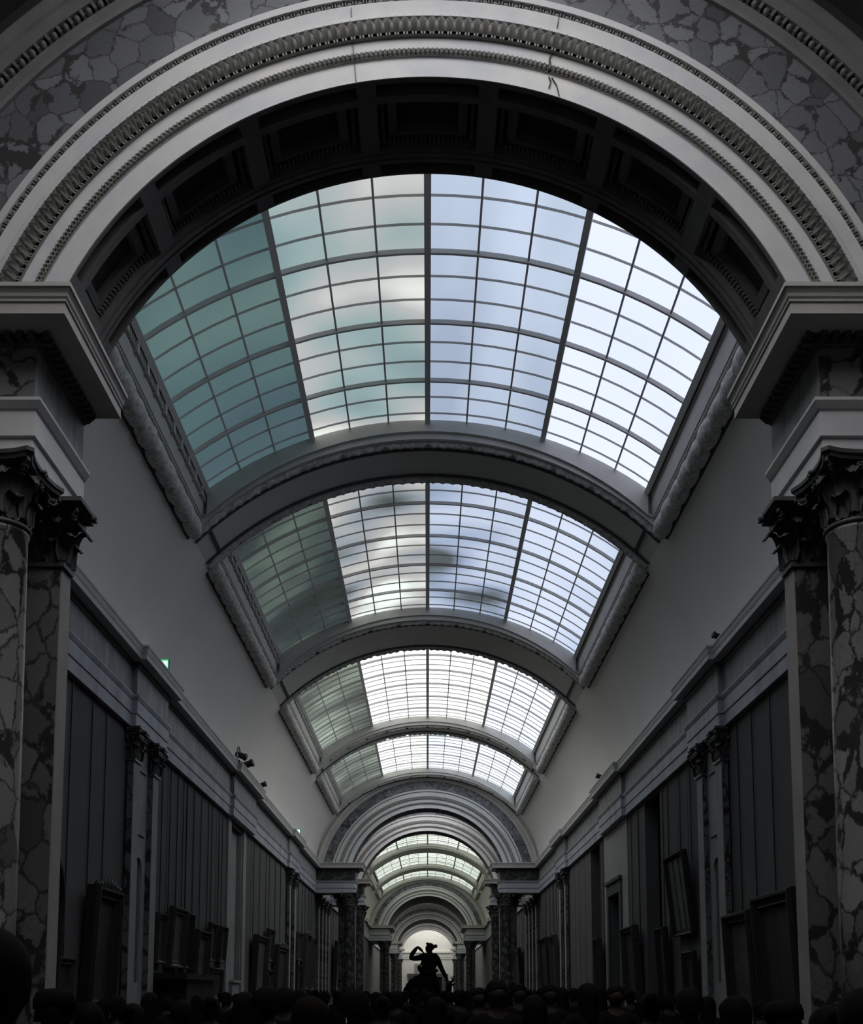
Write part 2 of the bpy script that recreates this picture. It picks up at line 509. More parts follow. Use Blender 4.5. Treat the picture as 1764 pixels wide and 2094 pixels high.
# ------------------------------------------------------------------ skylights
GL_X, GL_TOP, GL_SIDE = 4.30, 11.18, 9.74
GL_R = (GL_X ** 2 + (GL_TOP - GL_SIDE) ** 2) / (2 * (GL_TOP - GL_SIDE))
GL_C = Zh(GL_TOP) - GL_R
GL_H = math.asin(GL_X / GL_R)
def teal(v): return (v * 0.55, v * 1.0, v * 1.02)
def bl(v): return (v * 0.80, v * 0.92, v * 1.12)
def mint(v): return (v * 0.94, v * 1.02, v * 0.99)
def olive(v): return (v * 0.90, v * 1.05, v * 0.93)
lit_glass('glass_teal', [(0.30, (0.058, 0.092, 0.112)), (0.5, (0.070, 0.122, 0.130)), (0.70, (0.105, 0.168, 0.165))], 1.0, 0.32, seed=3)
lit_glass('glass_mottled', [(0.25, (0.16, 0.23, 0.27)), (0.42, (0.30, 0.41, 0.42)), (0.54, (0.50, 0.51, 0.51)), (0.68, (0.95, 1.0, 0.93))], 0.88, 0.42, stretch=(1, 0.8, 1), seed=11)
lit_glass('glass_blue', [(0.3, (0.38, 0.46, 0.60)), (0.55, (0.52, 0.61, 0.77)), (0.8, (0.64, 0.74, 0.91))], 0.85, 0.5, stretch=(1.6, 0.3, 1), seed=5)
lit_glass('glass_white', [(0.3, (0.66, 0.73, 0.95)), (0.6, (0.74, 0.80, 0.97)), (0.8, (0.82, 0.85, 0.97))], 1.02, 0.3, seed=2)
lit_glass('glass_dusk', [(0.3, (0.030, 0.038, 0.034)), (0.5, (0.048, 0.064, 0.064)), (0.68, (0.12, 0.16, 0.135))], 0.85, 0.45, seed=21)
lit_glass('glass_patch', [(0.30, (0.07, 0.09, 0.08)), (0.42, (0.30, 0.34, 0.38)), (0.55, (0.52, 0.52, 0.50)), (0.66, (0.92, 1.0, 0.95))], 0.88, 0.40, seed=43)
lit_glass('glass_sky', [(0.32, (0.10, 0.12, 0.13)), (0.45, (0.36, 0.44, 0.60)), (0.6, (0.56, 0.64, 0.80))], 0.88, 0.36, seed=17)
lit_glass('glass_pale_blue', [(0.3, (0.50, 0.58, 0.78)), (0.6, (0.66, 0.74, 0.90)), (0.8, (0.78, 0.85, 0.98))], 0.92, 0.3, seed=4)
lit_glass('glass_olive', [(0.3, (0.10, 0.115, 0.10)), (0.5, (0.20, 0.235, 0.20)), (0.7, (0.42, 0.50, 0.43))], 0.85, 0.5, stretch=(0.7, 1.0, 1), seed=14)
lit_glass('glass_bright', [(0.3, (0.80, 0.86, 0.82)), (0.55, (0.95, 1.0, 0.97)), (0.8, (1.0, 1.0, 1.0))], 1.6, 0.4, seed=9)
lit_glass('glass_bright_blue', [(0.3, (0.66, 0.78, 0.96)), (0.6, (0.84, 0.90, 1.0)), (0.8, (0.97, 1.0, 1.0))], 1.5, 0.4, seed=19)
lit_glass('glass_far', [(0.3, (0.62, 0.70, 0.60)), (0.7, (0.84, 0.92, 0.82))], 1.15, 0.3)
lit_glass('glass_fill', [(0.3, (0.85, 0.9, 0.85)), (0.7, (1.0, 1.0, 0.95))], 3.2, 0.3)
lit_glass('glass_end', [(0.3, (0.95, 0.98, 0.92)), (0.7, (1.0, 1.0, 0.96))], END_LIGHT, 0.3)
lit_glass('glass_bay', [(0.3, (0.92, 0.95, 1.0)), (0.7, (1.0, 0.99, 0.97))], BAY_LIGHT, 0.3)
GLASS = {0: ('glass_teal', 'glass_mottled', 'glass_blue', 'glass_white'), 1: ('glass_dusk', 'glass_patch', 'glass_sky', 'glass_pale_blue'),
         2: ('glass_olive', 'glass_bright', 'glass_bright', 'glass_bright_blue'), 3: ('glass_olive', 'glass_bright', 'glass_bright_blue', 'glass_bright_blue')}

def skylight(idx, y0, y1):
    near = idx < 4
    root = thing('window_%d' % (idx + 1), (0, 0, 0), kind='structure')
    ya, yb = y0 + 0.16, y1 - 0.16
    names = GLASS.get(idx, ('glass_far',) * 4)
    if idx in (7, 8, 9, 10): names = ('glass_fill',) * 4  # unseen skylights added to light the far arches
    if idx == 11: names = ('glass_end',) * 4
    at = lambda i: PI / 2 + GL_H - i * (2 * GL_H / 12)
    for q in range(4):
        MB().cbox(GL_R + 0.02, GL_R + 0.04, ya, yb, GL_C, at(q * 3 + 3), at(q * 3), 9 if near else 4).build('glass', names[q], root)
    # rows of bars: a heavy one every third row, the pattern starts with a short row and two panes
    L_ = yb - ya - 0.54
    n_ = max(4, 3 * round((L_ / (0.56 if near else 0.9) - 1) / 3) + 1)
    row = 0.56 if idx == 0 else L_ / n_
    m, mh = MB(), MB()
    y, k = yb - 0.27, 0
    nseg = 24 if near else 12
    while y > ya + 0.12:
        heavy = k % 3 == 2
        if heavy: mh.arc([(GL_R + 0.015, y - 0.05), (GL_R + 0.015, y + 0.05), (GL_R - 0.04, y + 0.022), (GL_R - 0.04, y - 0.022)], GL_C, PI / 2 - GL_H, PI / 2 + GL_H, nseg)
        else: m.arc([(GL_R + 0.015, y - 0.022), (GL_R + 0.015, y + 0.022), (GL_R - 0.012, y)], GL_C, PI / 2 - GL_H, PI / 2 + GL_H, nseg)
        y -= row; k += 1
    for i in range(13):
        a = at(i)
        c = lambda r: Vector((r * math.cos(a), (ya + yb) / 2, GL_C + r * math.sin(a)))
        rad, tan = Vector((math.cos(a), 0, math.sin(a))), Vector((-math.sin(a), 0, math.cos(a)))
        if i % 3 == 0: mh.obox(c(GL_R - 0.02), rad * 0.04, Vector((0, (yb - ya) / 2, 0)), tan * 0.05)
        else: m.obox(c(GL_R), rad * 0.02, Vector((0, (yb - ya) / 2, 0)), tan * 0.016)
    m.build('glazing_bar', 'painted_iron', root)
    mh.build('main_bar', 'painted_iron', root)
    # end frames: stepped arched curbs between glass and rib
    m = MB()
    for ye, d in ((y0, 1), (y1, -1)):
        vs = []
        nn = 30 if near else 14
        for i in range(nn + 1):
            t = -1 + 2 * i / nn
            x = 4.56 * t
            zg = GL_C + math.sqrt(GL_R ** 2 - (GL_X * t) ** 2) + 0.05
            zr = RIB_C + math.sqrt(RIB_R ** 2 - x * x) - 0.02
            xg = GL_X * t
            vs += [(x, ye, zr), (x * 0.992, ye + d * 0.05, zr + 0.02), (x * 0.985, ye + d * 0.06, zr + 0.30 * (zg - zr)), (xg, ye + d * 0.13, zr + 0.36 * (zg - zr)), (xg, ye + d * 0.15, zg)]
        fs = []
        for i in range(nn):
            for j in range(4):
                f = (i * 5 + j, i * 5 + j + 1, (i + 1) * 5 + j + 1, (i + 1) * 5 + j)
                fs.append(f if d > 0 else tuple(reversed(f)))
        m.add(vs, fs)
    m.build('end_curb', 'cornice_stone', root)
    # side curbs: dark bracket strip, flat band, then the leaf garland and its dark foot
    ms, mb, mg, mf, mk = MB(), MB(), MB(), MB(), MB()
    for sd in (-1, 1):
        side = []
        def strip(mm, pts, sm=False):
            vs = [(sd * x, y, Zh(h)) for y in (y0, y1) for x, h in pts]
            k = len(pts)
            fs = [(i, i + 1, k + i + 1, k + i) for i in range(k - 1)]
            if sd < 0: fs = [tuple(reversed(f)) for f in fs]
            mm.add(vs, fs, sm)
        if sd < 0 or not near: strip(mb, [(4.34, 9.82), (4.43, 9.62), (4.43, 9.50)])
        else:
            strip(mb, [(4.33, 9.84), (4.33, 9.74), (4.36, 9.74)])
            strip(ms, [(4.36, 9.76), (4.36, 9.64), (4.385, 9.64), (4.385, 9.50)])
        strip(ms, [(4.43, 9.50), (4.37, 9.50), (4.40, 9.24), (4.42, 9.24), (4.42, 9.20), (4.46, 9.20), (4.46, 9.15), (4.55, 9.12)])
        strip(mf, [(4.66, 9.0), (4.62, 8.90), (4.66, 8.84), (4.74, 8.80), (4.80, 8.90)])
        if near and sd < 0:
            y = y0 + 0.12
            while y < y1 - 0.1:
                mk.obox((sd * 4.36, y, Zh(9.62)), (0.03, 0, 0), (0, 0.018, 0), (0, 0, 0.10))
                y += 0.085
            y, k = y0 + 0.30, 0
            while y < y1 - 0.1:
                mk.obox((sd * 4.35, y, Zh(9.62)), (0.045, 0, 0), (0, 0.055, 0), (0, 0, 0.14))
                y += 0.56
        # garland: swelling bundles with a tie between them
        nb = int((y1 - y0) / 0.62) if near else int((y1 - y0) / 1.2)
        L = (y1 - y0) / nb
        prof = []
        for b in range(nb):
            for t, r in ((0.0, 0.118), (0.05, 0.150), (0.15, 0.166), (0.35, 0.175), (0.6, 0.175), (0.8, 0.165), (0.89, 0.146), (0.92, 0.112), (0.93, 0.138), (0.975, 0.138), (0.985, 0.112)):
                prof.append((r * 1.08, y0 + (b + t) * L))
        g0 = len(mg.v)
        mg.lathe(prof, (sd * 4.56, 0, Zh(8.99)), 16, 'y')
        if near:
            for q in range(g0, len(mg.v)):
                x, y, z = mg.v[q]; f_ = 1 + random.uniform(-0.055, 0.055)
                mg.v[q] = (sd * 4.56 + (x - sd * 4.56) * f_, y + random.uniform(-0.006, 0.006), Zh(8.99) + (z - Zh(8.99)) * f_)
    mb.build('bracket_strip', 'dark_moulding', root)
    ms.build('side_curb', 'cornice_stone', root)
    if near: mk.build('bracket_row', 'cornice_stone', root)
    mg.build('leaf_garland', 'carved_garland', root)
    mf.build('foot_moulding', 'dark_moulding', root)
    # leafy frieze round the arched ends
    if near:
        mg = MB()
        for ye, d in ((y0, -1), (y1, 1)):
            nn = 96
            vs = []
            for i in range(nn + 1):
                a = RIB_A + (PI - 2 * RIB_A) * i / nn
                tie = (i % 8) in (0,)
                rr = 0.03 if tie else 0.075 + 0.03 * (i % 2)
                for q in range(5):
                    t = q / 4
                    r = RIB_R - 0.005 - rr * math.sin(PI * t)
                    vs.append((r * math.cos(a), ye + d * (0.04 + 0.17 * t), RIB_C + r * math.sin(a)))
            fs = []
            for i in range(nn):
                for q in range(4):
                    f = (i * 5 + q, (i + 1) * 5 + q, (i + 1) * 5 + q + 1, i * 5 + q + 1)
                    fs.append(f if d > 0 else tuple(reversed(f)))
            mg.add(vs, fs, True)
        mg.build('leaf_frieze', 'carved_garland', root)
for i, (a, b) in enumerate(SKY): skylight(i, a, b)

# ------------------------------------------------------------------ the photographer's bay: vault with an unseen skylight, added for light
BR = 6.42
m = MB()
BY0, BY1, SY0, SY1 = -6.0, 9.9, 1.2, 8.2
ang = math.radians(27)
m.cbox(BR, BR + 0.25, BY0, SY0, ARC_C, 0.02, PI - 0.02, 40)
m.cbox(BR, BR + 0.25, SY1, BY1, ARC_C, 0.02, PI - 0.02, 40)
for a0, a1 in ((0.02, PI / 2 - ang), (PI / 2 + ang, PI - 0.02)): m.cbox(BR, BR + 0.25, SY0, SY1, ARC_C, a0, a1, 14)
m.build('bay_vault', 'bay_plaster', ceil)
root = thing('window_13', (0, 0, 0), kind='structure')
MB().cbox(BR + 0.18, BR + 0.22, SY0, SY1, ARC_C, PI / 2 - ang, PI / 2 + ang, 12).build('glass', 'glass_bay', root)
m = MB()
for k in range(9):
    y = SY0 + (SY1 - SY0) * k / 8
    m.cbox(BR + 0.05, BR + 0.18, y - 0.03, y + 0.03, ARC_C, PI / 2 - ang, PI / 2 + ang, 12)
m.build('glazing_bar', 'painted_iron', root)
# the small bay between the second and third archway, and the links between the others
m = MB()
an2 = math.radians(24)
m.cbox(5.75, 5.95, 53.8, 54.9, ARC_C, 0.02, PI - 0.02, 24); m.cbox(5.75, 5.95, 59.0, 60.2, ARC_C, 0.02, PI - 0.02, 24)
for a0, a1 in ((0.02, PI / 2 - an2), (PI / 2 + an2, PI - 0.02)): m.cbox(5.75, 5.95, 54.9, 59.0, ARC_C, a0, a1, 10)
m.build('bay_vault', 'rib_plaster', ceil)
root = thing('window_14', (0, 0, 0), kind='structure')
MB().cbox(5.90, 5.94, 54.9, 59.0, ARC_C, PI / 2 - an2, PI / 2 + an2, 10).build('glass', 'glass_bay', root)
m = MB()
for k in range(6): m.cbox(5.80, 5.90, 54.9 + k * 0.82 - 0.03, 54.9 + k * 0.82 + 0.03, ARC_C, PI / 2 - an2, PI / 2 + an2, 10)
m.build('glazing_bar', 'painted_iron', root)

# ------------------------------------------------------------------ archways
def spin(a, r, y): return (r * math.cos(a), y, ARC_C + r * math.sin(a))
def archway(i, yf, label):
    lvl = 2 if i == 0 else (1 if i in (1, 2) else 0)
    yb = yf + DEPTH[i]
    n = (96, 64, 40)[2 - lvl]
    root = thing('archway', (0, yf, 0), label, 'arch')
    P = root
    def ringp(mm, r0, r1, y0, y1): mm.arc([(r0, y0), (r0, y1), (r1, y1), (r1, y0)], ARC_C, 0, 0, n, cut=CUT)
    def B(mm, name, mat, par=P): return mm.build(name, mat, par, loc=(0, yf, 0))
    outer_k = 1.0 if i == 0 else 0.66
    ro = lambda r: 4.93 + (r - 4.93) * outer_k
    # plain white bands
    m = MB()
    ringp(m, R_IN + 0.004, 4.205, yf - 0.012, yf + 0.04)
    m.arc([(4.20, yf + 0.1), (4.20, yf - 0.02), (4.43, yf - 0.05), (4.43, yf + 0.1)], ARC_C, 0, 0, n, cut=CUT)
    m.arc([(4.60, yf + 0.1), (4.60, yf - 0.09), (4.64, yf - 0.09), (4.645, yf - 0.055), (4.66, yf - 0.045), (4.67, yf - 0.06), (4.79, yf - 0.075), (4.79, yf + 0.1)], ARC_C, 0, 0, n, cut=CUT)
    m.arc([(4.84, yf + 0.1), (4.84, yf - 0.10), (4.91, yf - 0.10), (4.93, yf - 0.06), (4.93, yf + 0.1)], ARC_C, 0, 0, n, cut=CUT)
    B(m, 'archivolt', 'white_marble')
    # breccia band and outer mouldings
    m = MB(); ringp(m, 4.93, ro(5.62), yf - 0.02, yf + 0.2); B(m, 'breccia_band', 'breccia_band')
    m = MB()
    m.arc([(ro(5.62), yf + 0.1), (ro(5.62), yf - 0.06), (ro(5.66), yf - 0.07), (ro(5.67), yf - 0.04), (ro(5.78), yf - 0.05), (ro(5.78), yf + 0.1)], ARC_C, 0, 0, n, cut=CUT)
    m.arc([(ro(5.86), yf + 0.1), (ro(5.86), yf - 0.10), (ro(5.97), yf - 0.12), (ro(5.99), yf - 0.15), (ro(6.08), yf - 0.17), (ro(6.10), yf - 0.17), (ro(6.10), yf + 0.1)], ARC_C, 0, 0, n, cut=CUT)
    B(m, 'outer_moulding', 'vignette_stone' if i == 0 else 'cornice_stone')
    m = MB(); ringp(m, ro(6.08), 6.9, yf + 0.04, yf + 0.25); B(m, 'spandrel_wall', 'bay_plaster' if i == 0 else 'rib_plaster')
    m = MB(); ringp(m, R_IN + 0.35, 6.9, yb - 0.2, yb); B(m, 'back_wall', 'rib_plaster')
    if i == 0:
        def on_face(px, py, y):
            s_, c_ = math.sin(PITCH), math.cos(PITCH)
            t = (1802 - py) / FPX
            h = y * (s_ + t * c_) / (c_ - t * s_)
            return ((px - 874) / FPX * (y * c_ + h * s_), y, Zh(h))
        for seq, th in ((((1144, 24), (1141, 45), (1134, 78)), 0.0035), (((1129, 104), (1123, 122), (1126, 136), (1121, 150)), 0.007), (((1122, 158), (1126, 168), (1122, 180)), 0.005), (((1128, 160), (1138, 176), (1143, 196)), 0.003),
                        (((718, 18), (719, 48)), 0.0025), (((721, 84), (724, 118)), 0.0025), (((725, 130), (728, 166)), 0.0025)):
            m = MB()
            for a_, b_ in zip(seq, seq[1:]):
                ym = yf - (0.047 if 80 < a_[1] < 125 and th != 0.0035 else (0.07 if a_[1] < 79 else 0.018))
                pa, pb = Vector(on_face(*a_, ym)), Vector(on_face(*b_, ym))
                d = (pb - pa) / 2
                m.obox((pa + pb) / 2, d * 1.03, Vector((0, 0.012, 0)), Vector((d.z, 0, -d.x)).normalized() * th)
            B(m, 'crack', 'dark_moulding')
    # carved rows
    rows = [('rope_moulding', 4.205, 4.285, 230), ('bead_moulding', 4.79, 4.84, 120), ('egg_moulding', ro(5.78), ro(5.86), 110)]
    for nm, r0, r1, cnt in rows:
        m = MB()
        rm, hw = (r0 + r1) / 2, (r1 - r0) / 2
        if lvl < 2:
            m.arc([(r0, yf), (r0, yf - 0.08), (rm, yf - 0.11), (r1, yf - 0.08), (r1, yf)], ARC_C, 0, 0, n, cut=CUT)
        else:
            m.arc([(r0, yf + 0.05), (r0, yf - 0.03), (r1, yf - 0.03), (r1, yf + 0.05)], ARC_C, 0, 0, n, cut=CUT)
            a0 = math.asin(CUT / rm)
            st = (PI - 2 * a0) / cnt
            for k in range(cnt):
                a = a0 + st * (k + 0.5)
                c = Vector(spin(a, rm, yf - 0.05))
                rad, tan = Vector((math.cos(a), 0, math.sin(a))), Vector((-math.sin(a), 0, math.cos(a)))
                if nm == 'rope_moulding':
                    for sg in (-1, 1):
                        d = (rad * 0.9 + tan * 0.7 * sg).normalized()
                        m.bar(c - d * hw * 0.9, c + d * hw * 0.9, 0.009, 5)
                    m.ball(c, 0.013, 0.03, 0.013, 6, 4)
                elif nm == 'bead_moulding':
                    L = st * rm * 0.30
                    vs = []
                    for q in range(5):
                        t = -1 + q / 2
                        rr = hw * 1.05 * math.sqrt(max(0.06, 1 - t * t))
                        for u in range(6):
                            b_ = 2 * PI * u / 6
                            vs.append(c + tan * L * t + rad * rr * math.cos(b_) + Vector((0, rr * math.sin(b_), 0)))
                    m.add(vs, [(q * 6 + u, q * 6 + (u + 1) % 6, (q + 1) * 6 + (u + 1) % 6, (q + 1) * 6 + u) for q in range(4) for u in range(6)], True)
                    for off in (0.40, 0.50, 0.60):
                        cc = c + tan * (st * rm * off)
                        m.obox(cc, rad * hw * 0.9, Vector((0, 0.03, 0)), tan * 0.010)
                else:
                    vs = []
                    m.ball(c, 0.04, 0.05, 0.04, 7, 5)
                    for sg in (-0.5,): m.obox(c + tan * st * rm * 0.5, rad * hw, Vector((0, 0.045, 0)), tan * 0.016)
        B(m, nm, 'carved_stone' if nm != 'egg_moulding' else ('vignette_stone' if i == 0 else 'cornice_stone'))
    # broad leaf moulding
    m = MB()
    r0, r1 = 4.43, 4.60
    if lvl < 2:
        m.arc([(r0, yf), (r0, yf - 0.06), (4.45, yf - 0.12), (4.56, yf - 0.16), (r1, yf - 0.10), (r1, yf)], ARC_C, 0, 0, n, cut=CUT)
        if lvl == 1:
            pass
    else:
        m.arc([(r0, yf + 0.05), (r0, yf - 0.05), (r1, yf - 0.06), (r1, yf + 0.05)], ARC_C, 0, 0, n, cut=CUT)
        m.arc([(r0 - 0.03, yf), (r0 - 0.03, yf - 0.07), (r0 - 0.005, yf - 0.07), (r0 - 0.005, yf)], ARC_C, 0, 0, n, cut=CUT)
        a0 = math.asin(CUT / 4.5)
        cnt = 130
        st = (PI - 2 * a0) / cnt
        for k in range(cnt * 3):
            a = a0 + st / 3 * (k + 0.5)
            if k % 3 != 1: m.obox(spin(a, r0 - 0.018, yf - 0.07), (0.014 * math.cos(a), 0, 0.014 * math.sin(a)), (0, 0.02, 0), (-0.036 * math.sin(a), 0, 0.036 * math.cos(a)))
        for k in range(cnt):
            ac = a0 + st * (k + 0.5)
            for lobe in range(-3, 4):
                a1 = ac + lobe * st * 0.06
                a2 = ac + lobe * st * 0.155
                top = r1 - 0.008 - 0.018 * abs(lobe)
                pa = Vector(spin(a1, r0 + 0.012, yf - 0.07)); pm = Vector(spin((a1 + a2) / 2, (r0 + top) / 2 + 0.01, yf - 0.135)); pb = Vector(spin(a2, top, yf - 0.10))
                tan = Vector((-math.sin(ac), 0, math.cos(ac)))
                wd = st * 4.5 * 0.062
                vs = [pa - tan * wd * 0.6, pa + tan * wd * 0.6, pm - tan * wd, pm + Vector((0, -0.028, 0)), pm + tan * wd, pb - tan * wd * 0.7, pb + Vector((0, -0.015, 0)), pb + tan * wd * 0.7]
                m.add(vs, [(0, 2, 3), (0, 3, 1), (1, 3, 4), (2, 5, 6, 3), (3, 6, 7, 4)], True)
    B(m, 'leaf_moulding', 'carved_stone')
    # coffered soffit
    if lvl < 1:
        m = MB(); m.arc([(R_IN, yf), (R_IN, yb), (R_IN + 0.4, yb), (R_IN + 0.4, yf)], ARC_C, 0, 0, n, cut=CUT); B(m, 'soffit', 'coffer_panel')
        return root
    m = MB()
    ys = [yf + v for v in (0.0, 0.05, 0.20, 0.29, 0.90, 1.10, 1.25, ARCH_T)]
    for a, b in ((0, 1), (2, 3), (4, 5), (6, 7)): ringp(m, R_IN, R_IN + 0.3, ys[a], ys[b])
    ringp(m, R_IN - 0.02, R_IN + 0.1, ys[4] + 0.05, ys[4] + 0.09); ringp(m, R_IN - 0.02, R_IN + 0.1, ys[4] + 0.13, ys[4] + 0.16)
    pitch = math.radians(18.2)
    hw = math.radians(1.45)
    for k in range(-4, 5):
        ac = PI / 2 + pitch * (k + 0.5)
        if abs(k + 0.5) > 4: continue
        m.cbox(R_IN + 0.002, R_IN + 0.3, ys[1], ys[6], ARC_C, ac - hw, ac + hw, 3)
    B(m, 'soffit', 'coffer_stone')
    for k in range(-3, 4):
        ac = PI / 2 + pitch * k
        a0, a1 = ac - pitch / 2 + hw, ac + pitch / 2 - hw
        cf = MB()
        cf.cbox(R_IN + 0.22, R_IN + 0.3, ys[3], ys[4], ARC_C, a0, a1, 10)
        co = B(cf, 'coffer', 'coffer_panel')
        fr = MB()
        da, dy = 0.052, 0.13
        for (b0, b1, z0, z1) in ((a0 + da * 0.55, a0 + da, ys[3] + dy * 0.5, ys[4] - dy * 0.5), (a1 - da, a1 - da * 0.55, ys[3] + dy * 0.5, ys[4] - dy * 0.5),
                                 (a0 + da * 0.55, a1 - da * 0.55, ys[3] + dy * 0.35, ys[3] + dy * 0.75), (a0 + da * 0.55, a1 - da * 0.55, ys[4] - dy * 0.75, ys[4] - dy * 0.35)):
            fr.cbox(R_IN + 0.12, R_IN + 0.26, z0, z1, ARC_C, b0, b1, 8)
        if lvl == 2:
            ne = 22
            for q in range(ne):
                a = a0 + (a1 - a0) * (q + 0.5) / ne
                fr.obox(spin(a, R_IN + 0.14, ys[4] - 0.03), (0.06 * math.cos(a), 0, 0.06 * math.sin(a)), (0, 0.03, 0), (-0.014 * math.sin(a), 0, 0.014 * math.cos(a)))
            for aa in (a0 + 0.012, a1 - 0.012):
                for q in range(14):
                    y = ys[3] + 0.03 + (ys[4] - ys[3] - 0.06) * q / 13
                    fr.ball(spin(aa, R_IN + 0.10, y), 0.03, 0.018, 0.03, 6, 4)
        fr.build('coffer_frame', 'coffer_stone', co, loc=(0, yf, 0))
        for z0, z1 in ((1, 2), (5, 6)):
            cf = MB(); cf.cbox(R_IN + 0.10, R_IN + 0.3, ys[z0], ys[z1], ARC_C, a0, a1, 8); B(cf, 'narrow_coffer', 'coffer_panel')
    return root
AL = ['nearest great marble archway with carved white bands and dark coffered underside', 'second archway with breccia marble band, beyond the four large skylights',
      'third archway, white banded, close behind the second one', 'fourth archway, beyond the short bright skylights of the farther hall',
      'fifth archway, small and grey, framed inside the fourth', 'smallest and farthest archway, just in front of the pale end wall']
for i, yf in enumerate(ARCHES): archway(i, yf, AL[i])

# ------------------------------------------------------------------ capitals, columns, pilasters
def leaf(m, base, nrm, tan, wd, ht, out, cols=4, rows=6):
    """an acanthus leaf: rises from base, curls outward at the tip, ribbed across"""
    base, nrm, tan = Vector(base), Vector(nrm), Vector(tan)
    vs = []
    for j in range(rows + 1):
        t = j / rows
        z = ht * (math.sin(t * PI * 0.62) / math.sin(PI * 0.5)) if t < 0.85 else ht * (0.93 - 0.9 * (t - 0.85))
        o = out * (0.10 + 0.9 * t ** 2.6) + 0.012
        wj = wd * (0.75 + 0.35 * math.sin(PI * t)) * (1.0 if t < 0.8 else 1.0 - 2.6 * (t - 0.8)) * (1.0 if j % 2 else 0.86)
        for i in range(cols + 1):
            s_ = -1 + 2 * i / cols
            rib_ = 0.022 * (1 if i % 2 == 0 else -0.6)
            vs.append(base + tan * wj * s_ * 0.5 + nrm * (o + rib_ - 0.02 * s_ * s_) + Vector((0, 0, z)))
    fs = [(j * (cols + 1) + i, j * (cols + 1) + i + 1, (j + 1) * (cols + 1) + i + 1, (j + 1) * (cols + 1) + i) for j in range(rows) for i in range(cols)]
    m.add(vs, fs, True)
def volute(m, c, nrm, tan, r):
    c, nrm, tan = Vector(c), Vector(nrm), Vector(tan)
    prev = None
    for k in range(15):
        a = k * 0.75
        rr = r * (1 - k / 17)
        p = c + nrm * rr * math.cos(a) + Vector((0, 0, rr * math.sin(a)))
        if prev is not None: m.bar(prev, p, r * 0.22, 5)
        prev = p
    m.ball(c, r * 0.35, r * 0.35, r * 0.35, 6, 4)
def capital_round(r, h, ab):
    m = MB()
    m.lathe([(r * 1.02, 0), (r * 1.14, 0.015), (r * 1.14, 0.045), (r * 1.02, 0.06), (r, 0.07), (r * 1.02, h * 0.5), (r * 1.2, h * 0.75), (r * 1.45, h * 0.88)], n=20)
    for tier, (cnt, z, ht, out, ph) in enumerate(((8, 0.06, h * 0.36, 0.12, 0), (8, 0.10, h * 0.62, 0.17, 0.5))):
        for k in range(cnt):
            a = 2 * PI * (k + ph) / cnt
            nr = (math.cos(a), math.sin(a), 0)
            leaf(m, (nr[0] * r, nr[1] * r, z), nr, (-nr[1], nr[0], 0), r * 0.72, ht, out)
    for k in range(4):
        a = PI / 4 + PI / 2 * k
        nr = Vector((math.cos(a), math.sin(a), 0))
        volute(m, nr * (r * 1.0 + (ab * 1.30 - r) * 0.72) + Vector((0, 0, h * 0.78)), nr, (-nr.y, nr.x, 0), h * 0.125)
        leaf(m, (nr.x * r * 1.15, nr.y * r * 1.15, h * 0.42), nr, (-nr.y, nr.x, 0), r * 0.4, h * 0.30, 0.16)
        b = PI / 2 * k
        n2 = Vector((math.cos(b), math.sin(b), 0)); t2 = Vector((-n2.y, n2.x, 0))
        for sg in (-1, 1): volute(m, n2 * r * 1.42 + t2 * r * 0.28 * sg + Vector((0, 0, h * 0.76)), t2, n2, h * 0.075)
        for dz, dt in ((0, 0.03), (0, -0.03), (0.016, 0), (-0.02, 0)): m.ball(n2 * ab * 0.87 + t2 * dt + Vector((0, 0, h * 0.93 + dz)), 0.026, 0.026, 0.022, 6, 4)
    # abacus with hollow sides
    pl = []
    for k in range(4):
        a = PI / 4 + PI / 2 * k
        c0 = Vector((math.cos(a), math.sin(a))) * ab * 1.38
        c1 = Vector((math.cos(a + PI / 2), math.sin(a + PI / 2))) * ab * 1.38
        mid = Vector((math.cos(a + PI / 4), math.sin(a + PI / 4))) * ab * 0.82
        tn = (c1 - c0).normalized()
        pl.append(c0 + tn * 0.05)
        for t in (0.2, 0.35, 0.5, 0.65, 0.8): pl.append(((1 - t) ** 2) * c0 + 2 * t * (1 - t) * (mid * 2 - (c0 + c1) / 2) + t * t * c1)
        pl.append(c1 - tn * 0.05)
    n = len(pl)
    zs = ((h * 0.87, 0.93), (h * 0.92, 0.95), (h * 0.94, 1.0), (h, 1.0))
    vs = [(p.x * s, p.y * s, z) for z, s in zs for p in pl]
    fs = [(i * n + k, i * n + (k + 1) % n, (i + 1) * n + (k + 1) % n, (i + 1) * n + k) for i in range(3) for k in range(n)]
    fs += [tuple(range(n - 1, -1, -1)), tuple(3 * n + k for k in range(n))]
    m.add(vs, fs)
    return m
